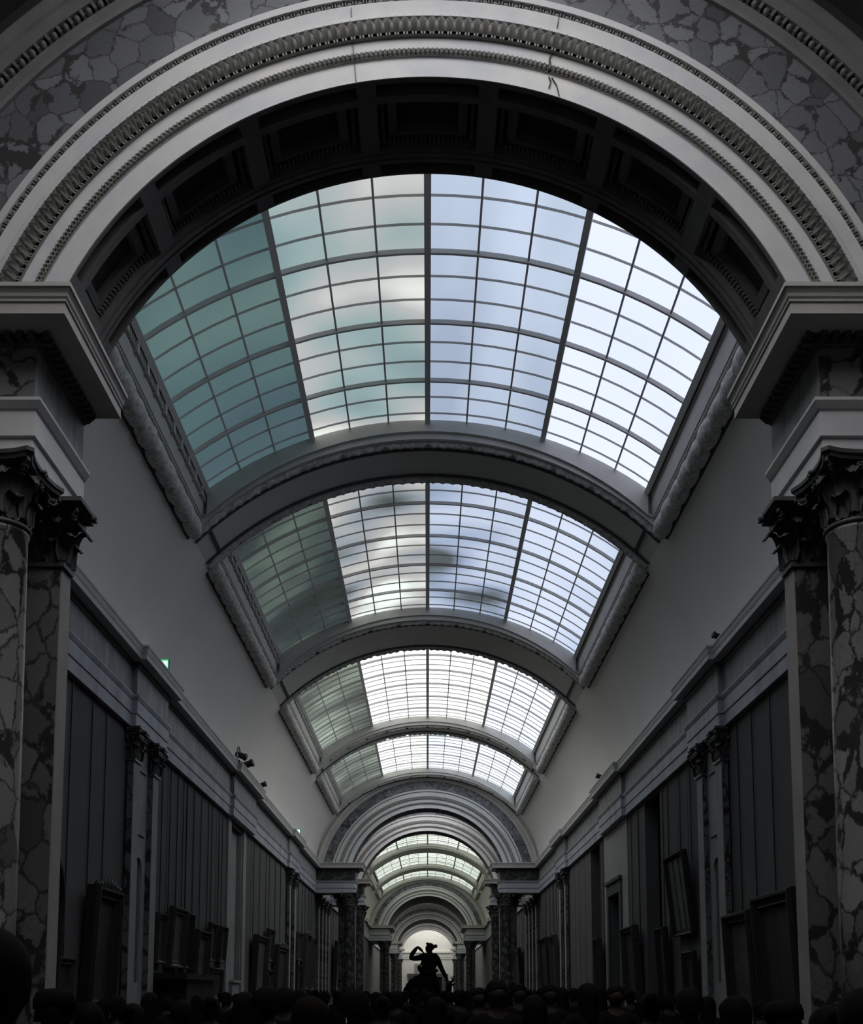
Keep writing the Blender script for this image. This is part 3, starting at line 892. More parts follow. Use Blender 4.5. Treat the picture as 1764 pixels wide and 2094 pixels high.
def capital_flat(wx, wy, h, ov, ovy=None, back=1.0):
    """capital of a rectangular pilaster wx by wy, overhang ov"""
    m = MB()
    hx, hy = wx / 2, wy / 2
    ovy = ov if ovy is None else ovy
    def slab(e, z0, z1): m.box(-hx - e, hx + e, -hy - e * ovy / ov, hy + back * e * ovy / ov, z0, z1)
    slab(0.03, 0, 0.05); slab(0.0, 0.05, h * 0.9)
    slab(ov * 0.55, h * 0.78, h * 0.88); slab(ov * 0.85, h * 0.88, h * 0.93); slab(ov, h * 0.93, h)
    faces = (((hx, 0), (1, 0), (0, 1), wy), ((-hx, 0), (-1, 0), (0, 1), wy), ((0, -hy), (0, -1), (1, 0), wx), ((0, hy), (0, 1), (1, 0), wx))
    for (c, nr, tn, wd) in faces:
        if back == 0 and nr[1] > 0: continue
        k1 = max(2, round(wd / 0.19))
        N, T = Vector((*nr, 0)), Vector((*tn, 0))
        for k in range(k1):
            p = Vector((*c, 0.05)) + T * (-wd / 2 + wd * (k + 0.5) / k1)
            leaf(m, p, N, T, wd / k1 * 1.0, h * 0.36, ov * 0.45)
        for k in range(k1 + 1):
            p = Vector((*c, 0.08)) + T * (-wd / 2 + wd * k / k1)
            leaf(m, p, N, T, wd / k1 * 0.95, h * 0.62, ov * 0.75)
        for sg in (-1, 1): volute(m, Vector((*c, h * 0.77)) + N * ov * 0.5 + T * sg * wd * 0.16, T, N, h * 0.07)
        m.ball(Vector((*c, h * 0.92)) + N * ((ovy if nr[1] else ov) - 0.01), 0.05, 0.05, 0.045, 6, 4)
    for sx in (-1, 1):
        for sy in (-1, 1):
            if sy > 0 and back == 0: continue
            N = Vector((sx, sy, 0)).normalized()
            volute(m, Vector((sx * hx, sy * hy, h * 0.76)) + N * ov * 0.85, N, (-N.y, N.x, 0), h * 0.13)
            leaf(m, (sx * hx, sy * hy, 0.06), N, (-N.y, N.x, 0), 0.2, h * 0.40, ov * 0.8)
            leaf(m, (sx * hx, sy * hy, h * 0.38), N, (-N.y, N.x, 0), 0.16, h * 0.34, ov * 1.0)
    return m
CAP_H = 0.637
SH_TOP = Zh(4.33)
def column_proto(r=0.29, ab=0.46, mat='breccia_column'):
    root = thing('column', (0, 0, 0))
    m = MB()
    n = 32
    m.lathe([(r * 1.0, 0.42), (r * 0.985, SH_TOP * 0.4), (r * 0.94, SH_TOP * 0.7), (r * 0.87, SH_TOP - 0.05), (r * 0.92, SH_TOP - 0.03), (r * 0.92, SH_TOP)], n=n)
    m.build('shaft', mat, root)
    c = capital_round(r * 0.86, CAP_H, ab).move(0, 0, SH_TOP)
    c.build('capital', 'dark_bronze', root)
    m = MB().box(-r * 1.4, r * 1.4, -r * 1.4, r * 1.4, 0, 0.16)
    m.lathe([(r * 1.38, 0.16), (r * 1.42, 0.2), (r * 1.36, 0.26), (r * 1.15, 0.28), (r * 1.12, 0.33), (r * 1.22, 0.36), (r * 1.2, 0.40), (r * 1.02, 0.43)], n=n)
    m.build('base', 'white_marble', root)
    return root
def pilaster_proto(wx, wy, ov, mat='breccia_pilaster', edge='pale_stone', dent=0.0):
    """square pilaster, breccia face toward -y, side faces coloured paler for the light on them"""
    root = thing('pilaster', (0, 0, 0))
    m = MB().box(-wx / 2 + 0.015, wx / 2 - 0.015, -wy / 2, wy / 2 - 0.02, 0.4, SH_TOP)
    m.build('shaft', mat, root)
    m = MB().box(-wx / 2, -wx / 2 + 0.016, -wy / 2 + 0.012, wy / 2, 0.4, SH_TOP).box(wx / 2 - 0.016, wx / 2, -wy / 2 + 0.012, wy / 2, 0.4, SH_TOP)
    m.build('side_shading', edge, root)  # light on the side faces put into a paler colour
    capital_flat(wx, wy, CAP_H, ov, ov, 0).move(0, 0, SH_TOP).build('capital', 'dark_bronze', root)
    MB().box(-wx / 2 - 0.08, wx / 2 + 0.08, -wy / 2 - 0.08, wy / 2 + 0.08, 0, 0.25).box(-wx / 2 - 0.04, wx / 2 + 0.04, -wy / 2 - 0.04, wy / 2 + 0.04, 0.25, 0.4).build('base', 'white_marble', root)
    return root
PIER_N = ['nearest archway', 'second archway', 'third archway', 'fourth archway', 'fifth archway', 'farthest archway']
col_src, pil_src, first_col, first_pil = column_proto(), pilaster_proto(0.9, 0.27, 0.26), True, True
PIER_X = [3.72, 3.62, 3.66, 3.7, 3.75, 3.8]
for i, yf in enumerate(ARCHES):
    yt = yf - 0.894 + 0.47       # frieze face
    px = PIER_X[i]
    for side, sn in ((-1, 'left'), (1, 'right')):
        # entablature block: carried by the column and the pilaster
        root = thing('pier_entablature', (side * 4.6, yt, Zh(4.97)), 'breccia and white marble entablature block carrying the %s side of the %s' % (sn, PIER_N[i]), 'entablature', 'entablature blocks on the column pairs')
        ye = yf + DEPTH[i] - 0.32
        xo = 5.62
        path = [(-xo, yt), (-px, yt), (-px, ye)]
        def E_(nm, mt, mm):
            if side > 0: mm.mirror()
            return mm.build(nm, mt, root, loc=(side * 4.6, yt, Zh(4.97)))
        E_('architrave', 'grey_marble' if i else 'white_marble', MB().plan(path, prof_arch(0.0, 1.0)).box(-xo, -px - 0.05, yt + 0.05, ye - 0.01, Zh(4.975), Zh(5.55)))
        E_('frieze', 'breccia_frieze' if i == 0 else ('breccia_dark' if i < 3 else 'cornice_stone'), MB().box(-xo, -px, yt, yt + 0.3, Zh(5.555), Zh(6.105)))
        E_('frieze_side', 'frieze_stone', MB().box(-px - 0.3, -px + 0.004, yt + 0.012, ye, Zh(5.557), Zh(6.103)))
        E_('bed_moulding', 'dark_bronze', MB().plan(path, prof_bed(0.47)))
        if i < 2:
            m = MB()
            ol = []
            x = -xo
            while x < -px + 0.02:
                ol += [(x, yt - 0.06), (x, yt - 0.16), (x + 0.06, yt - 0.16), (x + 0.06, yt - 0.06)]; x += 0.11
            ol += [(-px + 0.16, yt - 0.16)]
            y = yt - 0.10
            while y < ye - 0.1:
                ol += [(-px + 0.16, y), (-px + 0.06, y), (-px + 0.06, y + 0.05), (-px + 0.16, y + 0.05)]; y += 0.11
            ol += [(-px + 0.06, ye), (-px, ye), (-px, yt), (-xo, yt)]
            k = len(ol)
            m.add([(a, b, z) for z in (Zh(6.115), Zh(6.178)) for a, b in ol], [(j, (j + 1) % k, k + (j + 1) % k, k + j) for j in range(k)] + [tuple(range(k - 1, -1, -1)), tuple(range(k, 2 * k))])
            E_('dentil_row', 'dark_bronze', m)
        E_('cornice', 'cornice_stone', MB().plan(path, prof_cornice(0.47)).box(-xo, -px - 0.05, yt + 0.05, ye - 0.01, Zh(6.19), Zh(6.435)))
        # the free column in front
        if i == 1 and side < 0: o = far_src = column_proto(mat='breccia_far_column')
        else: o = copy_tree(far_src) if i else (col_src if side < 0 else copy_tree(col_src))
        o.location = (side * ((4.05, 3.90, 3.92, 3.95, 4.0, 4.05)[i]), yt + 0.13 + 0.02, 0)
        if i == 0: lb = 'tall pale breccia marble column cut by the %s edge of the picture' % sn
        else: lb = 'breccia marble column carrying the %s side of the %s' % (sn, PIER_N[i])
        tag(o, lb, 'column', 'marble columns of the archways')
        if i == 0 and side > 0: pass
        o = pil_src if first_pil else copy_tree(pil_src)
        first_pil = False
        o.location = (side * ((4.19, 4.08, 4.1, 4.15, 4.2, 4.25)[i]), yf + 0.66, 0)
        lb = ('square dark breccia pilaster standing behind the %s front column' % sn) if i == 0 else 'square pilaster behind the %s column of the %s' % (sn, PIER_N[i])
        tag(o, lb, 'pilaster', 'square pilasters of the archways')

# wall pilasters in the gallery
wp_src = None
def wall_pilaster(side, y, label, group):
    global wp_src
    if wp_src is None:
        root = thing('wall_pilaster', (0, 0, 0))
        MB().box(0.0, 0.12, -0.2, 0.2, 0.4, SH_TOP).build('shaft', 'pale_stone', root)
        MB().box(0.0, 0.11, -0.212, -0.198, 0.4, SH_TOP).box(0, 0.11, 0.198, 0.212, 0.4, SH_TOP).build('side_shading', 'breccia_pilaster', root)  # shade on the side faces put into dark marble, the lit front pale
        c = capital_flat(0.24, 0.40, CAP_H, 0.14).move(0.0, 0, SH_TOP)
        c.build('capital', 'dark_bronze', root)
        MB().box(0, 0.18, -0.26, 0.26, 0, 0.4).build('base', 'white_marble', root)
        wp_src = root; o = root
    else: o = copy_tree(wp_src)
    o.location = (side * (WALL_X - 0.045), y, 0)
    if side > 0: o.rotation_euler = (0, 0, PI)
    tag(o, label, 'pilaster', group)
for side, sn in ((-1, 'left'), (1, 'right')):
    for y, w_ in ((19.55, 'first'), (20.95, 'second')):
        wall_pilaster(side, y, '%s pilaster of the nearest pair on the %s wall, with carved capital' % (w_, sn), 'wall pilasters')
    for y, w_ in ((42.0, 'first'), (43.6, 'second')):
        wall_pilaster(side, y, '%s pilaster of the distant pair on the %s wall, before the second archway' % (w_, sn), 'wall pilasters')
    for k, y in enumerate((53.4, 55.2, 57.0, 58.8)):
        wall_pilaster(side, y, '%s wall pilaster in the bay behind the %s column of the second archway' % (('first', 'second', 'third', 'fourth')[k], sn), 'bay pilasters')

# stone strip with an arched niche between each near pilaster pair
for side, sn in ((-1, 'left'), (1, 'right')):
    m = MB()
    x0, x1 = WALL_X - 0.05, WALL_X
    yc, hw, zs, zb = 20.25, 0.27, Zh(2.35), Zh(0.2)
    ya, yb, zt = 19.75, 20.75, Zh(4.97)
    m.box(-x1, -x0, ya, yc - hw, 0.4, zt); m.box(-x1, -x0, yc + hw, yb, 0.4, zt); m.box(-x1, -x0, yc - hw, yc + hw, 0.4, zb)
    nn = 12
    for k in range(nn):
        a0, a1 = PI * k / nn, PI * (k + 1) / nn
        p = [(yc + hw * math.cos(a), zs + hw * math.sin(a)) for a in (a0, a1)]
        m.add([(-x0, p[0][0], p[0][1]), (-x0, p[1][0], p[1][1]), (-x0, p[1][0], zt), (-x0, p[0][0], zt)], [(0, 1, 2, 3)])
        m.add([(-x0, p[0][0], p[0][1]), (-x0, p[1][0], p[1][1]), (-x1 + 0.002, p[1][0], p[1][1]), (-x1 + 0.002, p[0][0], p[0][1])], [(0, 1, 2, 3)])
    for zz in (Zh(3.05), Zh(4.3)): m.box(-x0, -x0 + 0.03, yc - hw - 0.05, yc + hw + 0.05, zz, zz + 0.05)
    if side > 0: m.mirror()
    trim_n += 1
    m.build('trim_%d' % trim_n, 'pale_stone', kind='structure')

# door with stone surround in the right wall
droot = thing('door_1', (0, 0, 0), kind='structure')
MB().box(6.0, 6.05, 30.6, 32.4, 0, Zh(2.95)).build('door_leaf', 'dark_opening', droot)
m = MB()
m.box(WALL_X - 0.08, WALL_X, 30.3, 30.6, 0, Zh(3.3)); m.box(WALL_X - 0.08, WALL_X, 32.4, 32.7, 0, Zh(3.3)); m.box(WALL_X - 0.08, WALL_X, 30.6, 32.4, Zh(2.95), Zh(3.3)); m.box(WALL_X - 0.14, WALL_X, 30.25, 32.75, Zh(3.3), Zh(3.4))
m.build('door_frame', 'dark_moulding', droot)
trim_n += 1
MB().box(WALL_X - 0.03, WALL_X + 0.0, 29.4, 30.3, 0.4, Zh(4.97)).box(WALL_X - 0.03, WALL_X, 32.7, 33.3, 0.4, Zh(4.97)).box(WALL_X - 0.03, WALL_X, 30.3, 32.7, Zh(3.4), Zh(4.97)).build('trim_%d' % trim_n, 'pale_stone', kind='structure')
# doorway in the far end wall
droot = thing('door_2', (0, 0, 0), kind='structure')
MB().box(-2.2, 2.2, Y_END - 0.08, Y_END - 0.01, 0, 4.1).build('door_leaf', 'dark_opening', droot)
m = MB().box(-3.0, -2.2, Y_END - 0.25, Y_END, 0, 4.1).box(2.2, 3.0, Y_END - 0.25, Y_END, 0, 4.1).box(-3.15, 3.15, Y_END - 0.3, Y_END, 4.1, 4.65)
m.build('door_frame', 'dark_moulding', droot)
MB().box(-2.05, 2.05, Y_END - 0.1, Y_END, 4.65, 6.2).build('panel', 'frieze_stone', droot)
# ------------------------------------------------------------------ paintings on the long walls
def painting(side, ya, yb, ht, hb, label, fw=0.16, th=0.14, tilt=3.0, frame='gilt_frame', canvas='canvas_dark', arched=False, strips=0, crest=False, name='painting', wires=True):
    yc, W, H = (ya + yb) / 2, yb - ya, ht - hb
    z0 = Zh(hb)
    root = thing(name, (side * WALL_X, yc, z0), label, 'painting', 'framed paintings on the long walls')
    ta = math.radians(tilt)
    def put(mm, nm, mt, par=root, lean=True):
        # local build space: x = away from the wall, y along the wall, z up
        if lean: mm.v = [(0.03 + x * math.cos(ta) + z * math.sin(ta), y, z * math.cos(ta) - x * math.sin(ta) + 0.03) for x, y, z in mm.v]
        if side > 0: pass
        else: pass
        mm.v = [(-side * x, y, z) for x, y, z in mm.v]
        if side > 0: mm.f = [tuple(reversed(f)) for f in mm.f]
        return mm.build(nm, mt, par)
    prof = [(0.0, 0.0), (0.0, th * 0.7), (fw * 0.12, th), (fw * 0.3, th), (fw * 0.45, th * 0.72), (fw * 0.7, th * 0.62), (fw * 0.82, th * 0.75), (fw, th * 0.35), (fw, 0.0)]
    m = MB()
    if arched:
        pts = [(-W / 2, 0), (W / 2, 0)]
        na = 14
        for k in range(na + 1):
            a = PI * k / na
            pts.append((W / 2 * math.cos(a), H - W * 0.5 + W * 0.5 * math.sin(a)))
        ins = [(p[0] * (W - 2 * fw) / W, fw + p[1] * (H - 2 * fw) / H) for p in pts]
    else:
        pts = [(-W / 2, 0), (W / 2, 0), (W / 2, H), (-W / 2, H)]
        ins = [(-W / 2 + fw, fw), (W / 2 - fw, fw), (W / 2 - fw, H - fw), (-W / 2 + fw, H - fw)]
    n, k = len(pts), len(prof)
    vs = []
    for (py, pz), (iy, iz) in zip(pts, ins):
        for u, d in prof:
            t = u / fw
            vs.append((d, py + (iy - py) * t, pz + (iz - pz) * t))
    fs = [(i * k + j, i * k + j + 1, ((i + 1) % n) * k + j + 1, ((i + 1) % n) * k + j) for i in range(n) for j in range(k - 1)]
    m.add(vs, fs)
    put(m, 'frame', frame)
    m = MB()
    m.add([(th * 0.36, a, b) for a, b in ins], [tuple(range(n))])
    m.add([(0.0, a, b) for a, b in pts], [tuple(range(n - 1, -1, -1))])
    put(m, 'canvas', canvas)
    if strips:
        for q in range(strips):
            a = -W / 2 + fw + (W - 2 * fw) * (q + 0.14) / strips
            b = -W / 2 + fw + (W - 2 * fw) * (q + 0.86) / strips
            put(MB().box(th * 0.37, th * 0.45, a, b, fw * 1.2, H - fw * 1.2), 'panel', 'canvas_grey')
    if crest:
        m = MB()
        q = max(3, int(W / 0.16))
        for j in range(q):
            y = -W / 2 + W * (j + 0.5) / q
            hh = 0.05 + 0.10 * math.exp(-((y / W * 3.2) ** 2))
            m.ball((th * 0.6, y, H + hh * 0.2), 0.05, W / q * 0.55, hh, 7, 5)
        put(m, 'carved_crest', frame)
    top = Zh(4.95) - z0
    off = min(W * 0.28, W / 2 - 0.12)
    for s_ in (-1, 1) if wires else ():
        put(MB().box(0.015, 0.032, s_ * off - 0.009, s_ * off + 0.009, H * 0.9, top), 'hanging_wire', 'wire', lean=False)
    return root
P = painting
L, R = -1, 1
P(L, 13.5, 15.5, 2.15, -0.5, 'black arched picture frame just beyond the left pilaster', 0.2, 0.2, 3, 'black_frame', arched=True)
P(L, 15.7, 16.45, 0.52, -0.35, 'small low dark painting between the arched frame and the tall carved frame', 0.12, 0.12)
P(L, 17.0, 18.4, 1.74, -0.35, 'tall black painting with carved crested frame before the first left pilasters', 0.22, 0.22, 3, 'black_frame', crest=True)
P(L, 21.5, 22.2, 1.62, 0.58, 'narrow dark painting, first past the niche on the left wall', 0.11, 0.12)
P(L, 22.5, 23.7, 1.84, 0.52, 'dark frame with pale portrait, tallest over the black cabinet', 0.16, 0.16, 4, canvas='canvas_pale')
P(L, 23.85, 24.5, 1.80, 0.52, 'slim dark frame touching the pale portrait over the cabinet', 0.11, 0.14, 4, 'black_frame')
P(L, 24.8, 26.2, 1.48, 0.0, 'wide-topped gilt frame with pale canvas, right after the black cabinet', 0.17, 0.2, 3, canvas='canvas_pale')
P(L, 26.6, 27.4, 1.76, 0.78, 'upper small frame beside the wide-topped gilt frame on the left wall', 0.10, 0.12, 4, canvas='canvas_pale')
P(L, 28.0, 28.8, 1.76, 0.78, 'upper small frame next to the lit stone recess', 0.10, 0.12, 4)
P(L, 27.0, 28.4, 0.62, -0.2, 'lower dark frame under the two small ones beside the stone recess', 0.12, 0.12, wires=False)
P(L, 33.4, 35.6, 1.84, -0.1, 'large dark painting just beyond the lit stone recess', 0.20, 0.2, 3, canvas='canvas_pale')
P(L, 36.2, 37.5, 2.20, 1.06, 'upper narrow painting hung high beyond the stone recess', 0.13, 0.14, 4)
P(L, 36.4, 37.5, 0.78, 0.0, 'lower narrow painting below the high one, beyond the stone recess', 0.13, 0.14, 3, wires=False)
P(L, 38.1, 40.7, 1.72, -0.1, 'painting with knobbly carved gilt frame before the distant left pilasters', 0.22, 0.2, 3, crest=True)
P(L, 44.4, 46.0, 2.55, 1.35, 'upper tall painting right after the distant left pilasters', 0.15, 0.15, 4)
P(L, 44.4, 45.9, 1.15, -0.1, 'lower dark painting right after the distant left pilasters', 0.15, 0.15, 3, 'black_frame', wires=False)
P(L, 46.6, 48.6, 2.60, 0.1, 'carved dark painting, second last before the second archway on the left', 0.2, 0.2, 3, crest=True)
P(L, 49.2, 51.2, 2.55, 0.1, 'last dark painting on the left wall before the second archway', 0.2, 0.2, 3)
P(L, 62.0, 65.4, 3.05, 0.1, 'large grey painting seen past the left column of the second archway', 0.25, 0.25, 3, canvas='canvas_pale')
P(R, 15.5, 17.35, 1.55, -0.7, 'largest near-black painting on the right wall, next to the pilaster', 0.24, 0.2, 3, 'black_frame')
P(R, 17.6, 19.1, 1.38, -0.7, 'lower near-black painting between the largest one and the right niche', 0.2, 0.2, 3, 'black_frame', canvas='canvas_pale')
P(R, 21.9, 23.6, 3.00, 1.22, 'high tilted picture in three pale strips divided by dark bars', 0.10, 0.14, 6, 'black_frame', strips=3)
P(R, 21.8, 22.7, 0.85, -0.3, 'small low dark painting beneath the three-strip picture', 0.12, 0.12, 3, 'black_frame', wires=False)
P(R, 24.2, 25.1, 1.50, -0.3, 'dark painting beside the nearer tall black opening', 0.13, 0.14, 3, 'black_frame')
P(R, 27.5, 29.2, 1.76, -0.3, 'dark painting between the nearer tall opening and the stone-framed door', 0.18, 0.2, 3)
P(R, 33.35, 34.25, 1.72, -0.2, 'narrow dark painting between the door and the farther tall opening', 0.16, 0.18, 3)
P(R, 44.5, 46.3, 2.42, 0.0, 'tall dark painting just beyond the distant right pilasters', 0.18, 0.2, 3, crest=True)
P(R, 46.6, 47.3, 1.25, 0.0, 'low narrow frame between two tall paintings near the second archway, right wall', 0.1, 0.12, 3)
P(R, 47.6, 50.6, 2.52, 0.0, 'wide black painting, last on the right wall before the second archway', 0.2, 0.2, 3, 'black_frame')
P(R, 62.0, 65.4, 2.65, 0.1, 'dark painting seen past the right column of the second archway', 0.22, 0.22, 3, 'black_frame')
P(R, 68.0, 71.0, 2.2, 0.1, 'smaller far painting beyond the third archway on the right', 0.2, 0.2, 3)

# black cabinet with projecting top along the left wall
root = thing('cabinet', (-5.28, 22.86, 0), 'black cabinet with projecting top standing below paintings on the left wall', 'cabinet')
MB().box(-0.36, 0.30, -1.15, 1.80, 0.1, 1.93).build('carcass', 'black_frame', root)
MB().box(-0.36, 0.42, -1.55, 1.86, 1.93, 2.05).build('top', 'black_frame', root)
MB().box(-0.33, 0.27, -1.1, 1.75, 0, 0.1).build('plinth', 'black_frame', root)
for a, b in ((-1.12, 0.36), (0.39, 1.78)):
    d = MB().box(0.30, 0.325, a, b, 0.16, 1.88).build('door', 'black_frame', root)
    MB().bar((0.35, b - 0.12 if a < 0 else a + 0.12, 0.95), (0.35, b - 0.12 if a < 0 else a + 0.12, 1.15), 0.012).build('handle', 'grey_metal', d)

# ------------------------------------------------------------------ lamps and signs standing on the cornice
def exit_sign(y, label, h=0.20):
    root = thing('exit_sign', (-5.36, y, CORN), label, 'sign')
    wd, t = 0.16, h
    MB().box(-wd, wd, -0.03, 0.03, 0.03, 0.03 + t * 1.1).build('housing', 'black_plastic', root)
    MB().box(-wd * 0.95, wd * 0.95, -0.034, -0.030, 0.035, 0.025 + t * 1.1).build('panel', 'exit_green', root)
    m = MB()
    m.box(wd * 0.05, wd * 0.85, -0.037, -0.034, 0.05, 0.01 + t)           # white doorway
    m.build('doorway_mark', 'exit_white', root)
    m = MB()
    m.ball((-wd * 0.35, -0.036, t * 0.95), 0.018, 0.003, 0.018, 8, 5)
    for a, b in (((-0.055, t * 0.85), (-0.06, t * 0.5)), ((-0.06, t * 0.5), (-0.02, t * 0.3)), ((-0.06, t * 0.5), (-0.11, t * 0.3)), ((-0.055, t * 0.8), (-0.015, t * 0.65)), ((-0.055, t * 0.8), (-0.10, t * 0.62))):
        m.bar((a[0], -0.036, a[1]), (b[0], -0.036, b[1]), 0.009, 5)
    m.build('runner_mark', 'exit_white', root)
    MB().box(-0.05, 0.05, -0.03, 0.03, 0, 0.03).build('foot', 'black_plastic', root)
exit_sign(20.6, 'green lit exit sign on the left cornice above the niche')
exit_sign(42.6, 'far small lit exit sign on the left cornice above the distant pilasters')
def spotlight(x, y, label, aim=1, hoop=False, s=1.0):
    root = thing('spotlight', (x, y, CORN), label, 'spotlight', 'spotlights on the cornices')
    MB().box(-0.07 * s, 0.07 * s, -0.07 * s, 0.07 * s, 0, 0.03).build('foot', 'black_plastic', root)
    if hoop:
        m = MB(); prev = None
        for k in range(10):
            a = PI * (1.0 - k / 9 * 0.85)
            p = (0, 0.20 * s * math.cos(a) + 0.2 * s, 0.03 + 0.36 * s * math.sin(a) ** 0.7 if math.sin(a) > 0 else 0.03)
            if prev: m.bar(prev, p, 0.018 * s, 6)
            prev = p
        m.build('hoop_arm', 'grey_metal', root)
        top = Vector(prev)
    else:
        MB().bar((0, 0, 0.02), (0, 0, 0.18 * s), 0.018 * s).build('post', 'black_plastic', root)
        top = Vector((0, 0, 0.2 * s))
    d = Vector((aim * 0.8, -0.2, -0.35 if hoop else 0.25)).normalized()
    m = MB(); m.bar(top - d * 0.10 * s, top + d * 0.12 * s, 0.07 * s, 12); m.bar(top + d * 0.12 * s, top + d * 0.15 * s, 0.085 * s, 12)
    m.build('head', 'black_plastic', root)
spotlight(-5.33, 28.9, 'spotlight on a tall wire hoop on the left cornice', 1, True, 1.25)
spotlight(-5.36, 30.6, 'dark spotlight on the left cornice above the lit stone recess', 1, False, 1.4)
spotlight(-5.36, 33.4, 'small dark spotlight on the left cornice, farthest of the three', 1, False, 1.1)
spotlight(5.42, 19.0, 'dark spotlight on the right cornice above the near pilasters', -1, False, 0.8)
spotlight(5.36, 32.0, 'small dark spotlight on the right cornice above the door', -1, False, 1.0)

# ------------------------------------------------------------------ bodies grown from skeletons
def skin(name, pts, edges, root=0, levels=2):
    """pts: [(x, y, z, r)] -> a continuous mesh datablock"""
    me = bpy.data.meshes.new(name)
    me.from_pydata([p[:3] for p in pts], edges, [])
    o = bpy.data.objects.new(name, me)
    COL.objects.link(o)
    md = o.modifiers.new('skin', 'SKIN')
    md.use_smooth_shade = True
    for i, p in enumerate(pts):
        r = p[3]
        me.skin_vertices[0].data[i].radius = (r, r) if not isinstance(r, tuple) else r
        me.skin_vertices[0].data[i].use_root = (i == root)
    sd = o.modifiers.new('sub', 'SUBSURF')
    sd.levels = sd.render_levels = levels
    dg = bpy.context.evaluated_depsgraph_get()
    dg.update()
    out = bpy.data.meshes.new_from_object(o.evaluated_get(dg))
    out.name = name
    bpy.data.objects.remove(o)
    bpy.data.meshes.remove(me)
    for p in out.polygons: p.use_smooth = True
    return out
def mesh_obj(me, name, mat, parent):
    me.materials.clear(); me.materials.append(MATS[mat])
    o = bpy.data.objects.new(name, me)
    COL.objects.link(o); o.parent = parent
    return o
def chain(pts, edges, start, seq):
    prev = start
    for p in seq:
        pts.append(p); edges.append((prev, len(pts) - 1)); prev = len(pts) - 1
    return prev
def hand(pts, edges, wrist, c, d, side_v, s=1.0):
    """palm and five bent fingers: c wrist point, d pointing direction, side_v thumb side"""
    c, d, t = Vector(c), Vector(d).normalized(), Vector(side_v).normalized()
    nrm = d.cross(t)
    palm = chain(pts, edges, wrist, [(*(c + d * 0.05 * s), 0.022 * s)])
    for k, ln in enumerate((0.072, 0.082, 0.076, 0.060)):
        b = c + d * 0.088 * s + t * (0.027 - 0.018 * k) * s
        chain(pts, edges, palm, [(*b, 0.0085 * s), (*(b + d * ln * 0.5 * s + nrm * 0.006), 0.008 * s), (*(b + d * ln * 0.9 * s + nrm * 0.022), 0.007 * s)])
    chain(pts, edges, palm, [(*(c + d * 0.045 * s + t * 0.032 * s), 0.010 * s), (*(c + d * 0.085 * s + t * 0.05 * s), 0.009 * s)])

# the standing visitors: feet at z 0, facing -y (towards the camera)
def person_body(arm='down'):
    pts = [(0, 0, 0.96, 0.125)]; E = []
    ch = chain(pts, E, 0, [(0, 0.005, 1.12, 0.115), (0, 0.0, 1.28, 0.13), (0, 0.01, 1.41, 0.115)])
    nk = chain(pts, E, ch, [(0, 0.01, 1.485, 0.058), (0, 0.0, 1.53, 0.054)])
    hd = chain(pts, E, nk, [(0, -0.012, 1.575, 0.066), (0, -0.012, 1.63, 0.082), (0, -0.002, 1.69, 0.078)])
    mid = hd - 1
    chain(pts, E, mid, [(0, -0.098, 1.622, 0.016)])
    for s in (-1, 1): chain(pts, E, mid, [(s * 0.083, 0.0, 1.625, 0.016)])
    for s in (-1, 1):
        sh = chain(pts, E, ch, [(s * 0.10, 0.01, 1.425, 0.075), (s * 0.185, 0.01, 1.40, 0.062)])
        if arm == 'phone' and s == 1:
            wr = chain(pts, E, sh, [(s * 0.24, -0.10, 1.24, 0.045), (s * 0.20, -0.22, 1.36, 0.038), (s * 0.15, -0.32, 1.52, 0.030)])
            hand(pts, E, wr, (s * 0.15, -0.32, 1.52), (-0.1, -0.1, 1), (-1, 0, 0))
        else:
            wr = chain(pts, E, sh, [(s * 0.225, 0.02, 1.26, 0.048), (s * 0.245, 0.02, 1.12, 0.042), (s * 0.25, -0.03, 0.98, 0.036), (s * 0.25, -0.07, 0.87, 0.027)])
            hand(pts, E, wr, (s * 0.25, -0.07, 0.87), (0, -0.15, -1), (0, -1, 0))
        hp = chain(pts, E, 0, [(s * 0.10, 0, 0.88, 0.095), (s * 0.105, 0, 0.68, 0.075), (s * 0.108, -0.005, 0.50, 0.056), (s * 0.108, 0.015, 0.33, 0.055), (s * 0.108, 0.02, 0.085, 0.038)])
        chain(pts, E, hp, [(s * 0.112, -0.06, 0.045, 0.036), (s * 0.118, -0.15, 0.035, 0.028)])
    return skin('body', pts, E)
def person_jacket(arm='down'):
    pts = [(0, 0.0, 0.86, (0.20, 0.15))]; E = []
    ch = chain(pts, E, 0, [(0, 0.0, 1.05, (0.185, 0.145)), (0, 0.0, 1.25, (0.185, 0.15)), (0, 0.01, 1.40, (0.15, 0.13)), (0, 0.012, 1.475, (0.085, 0.08))])
    for s in (-1, 1):
        sh = chain(pts, E, ch - 1, [(s * 0.11, 0.01, 1.425, 0.092), (s * 0.195, 0.01, 1.395, 0.08)])
        if arm == 'phone' and s == 1: chain(pts, E, sh, [(s * 0.245, -0.10, 1.24, 0.062), (s * 0.20, -0.22, 1.36, 0.052), (s * 0.16, -0.30, 1.48, 0.045)])
        else: chain(pts, E, sh, [(s * 0.235, 0.02, 1.26, 0.065), (s * 0.25, 0.02, 1.12, 0.058), (s * 0.255, -0.02, 0.98, 0.050), (s * 0.255, -0.05, 0.91, 0.044)])
    return skin('jacket', pts, E)
def person_trousers():
    pts = [(0, 0, 0.97, (0.15, 0.12))]; E = []
    for s in (-1, 1): chain(pts, E, 0, [(s * 0.10, 0, 0.86, 0.105), (s * 0.106, 0, 0.68, 0.088), (s * 0.108, 0, 0.48, 0.072), (s * 0.108, 0.015, 0.28, 0.068), (s * 0.108, 0.02, 0.12, 0.062)])
    return skin('trousers', pts, E)
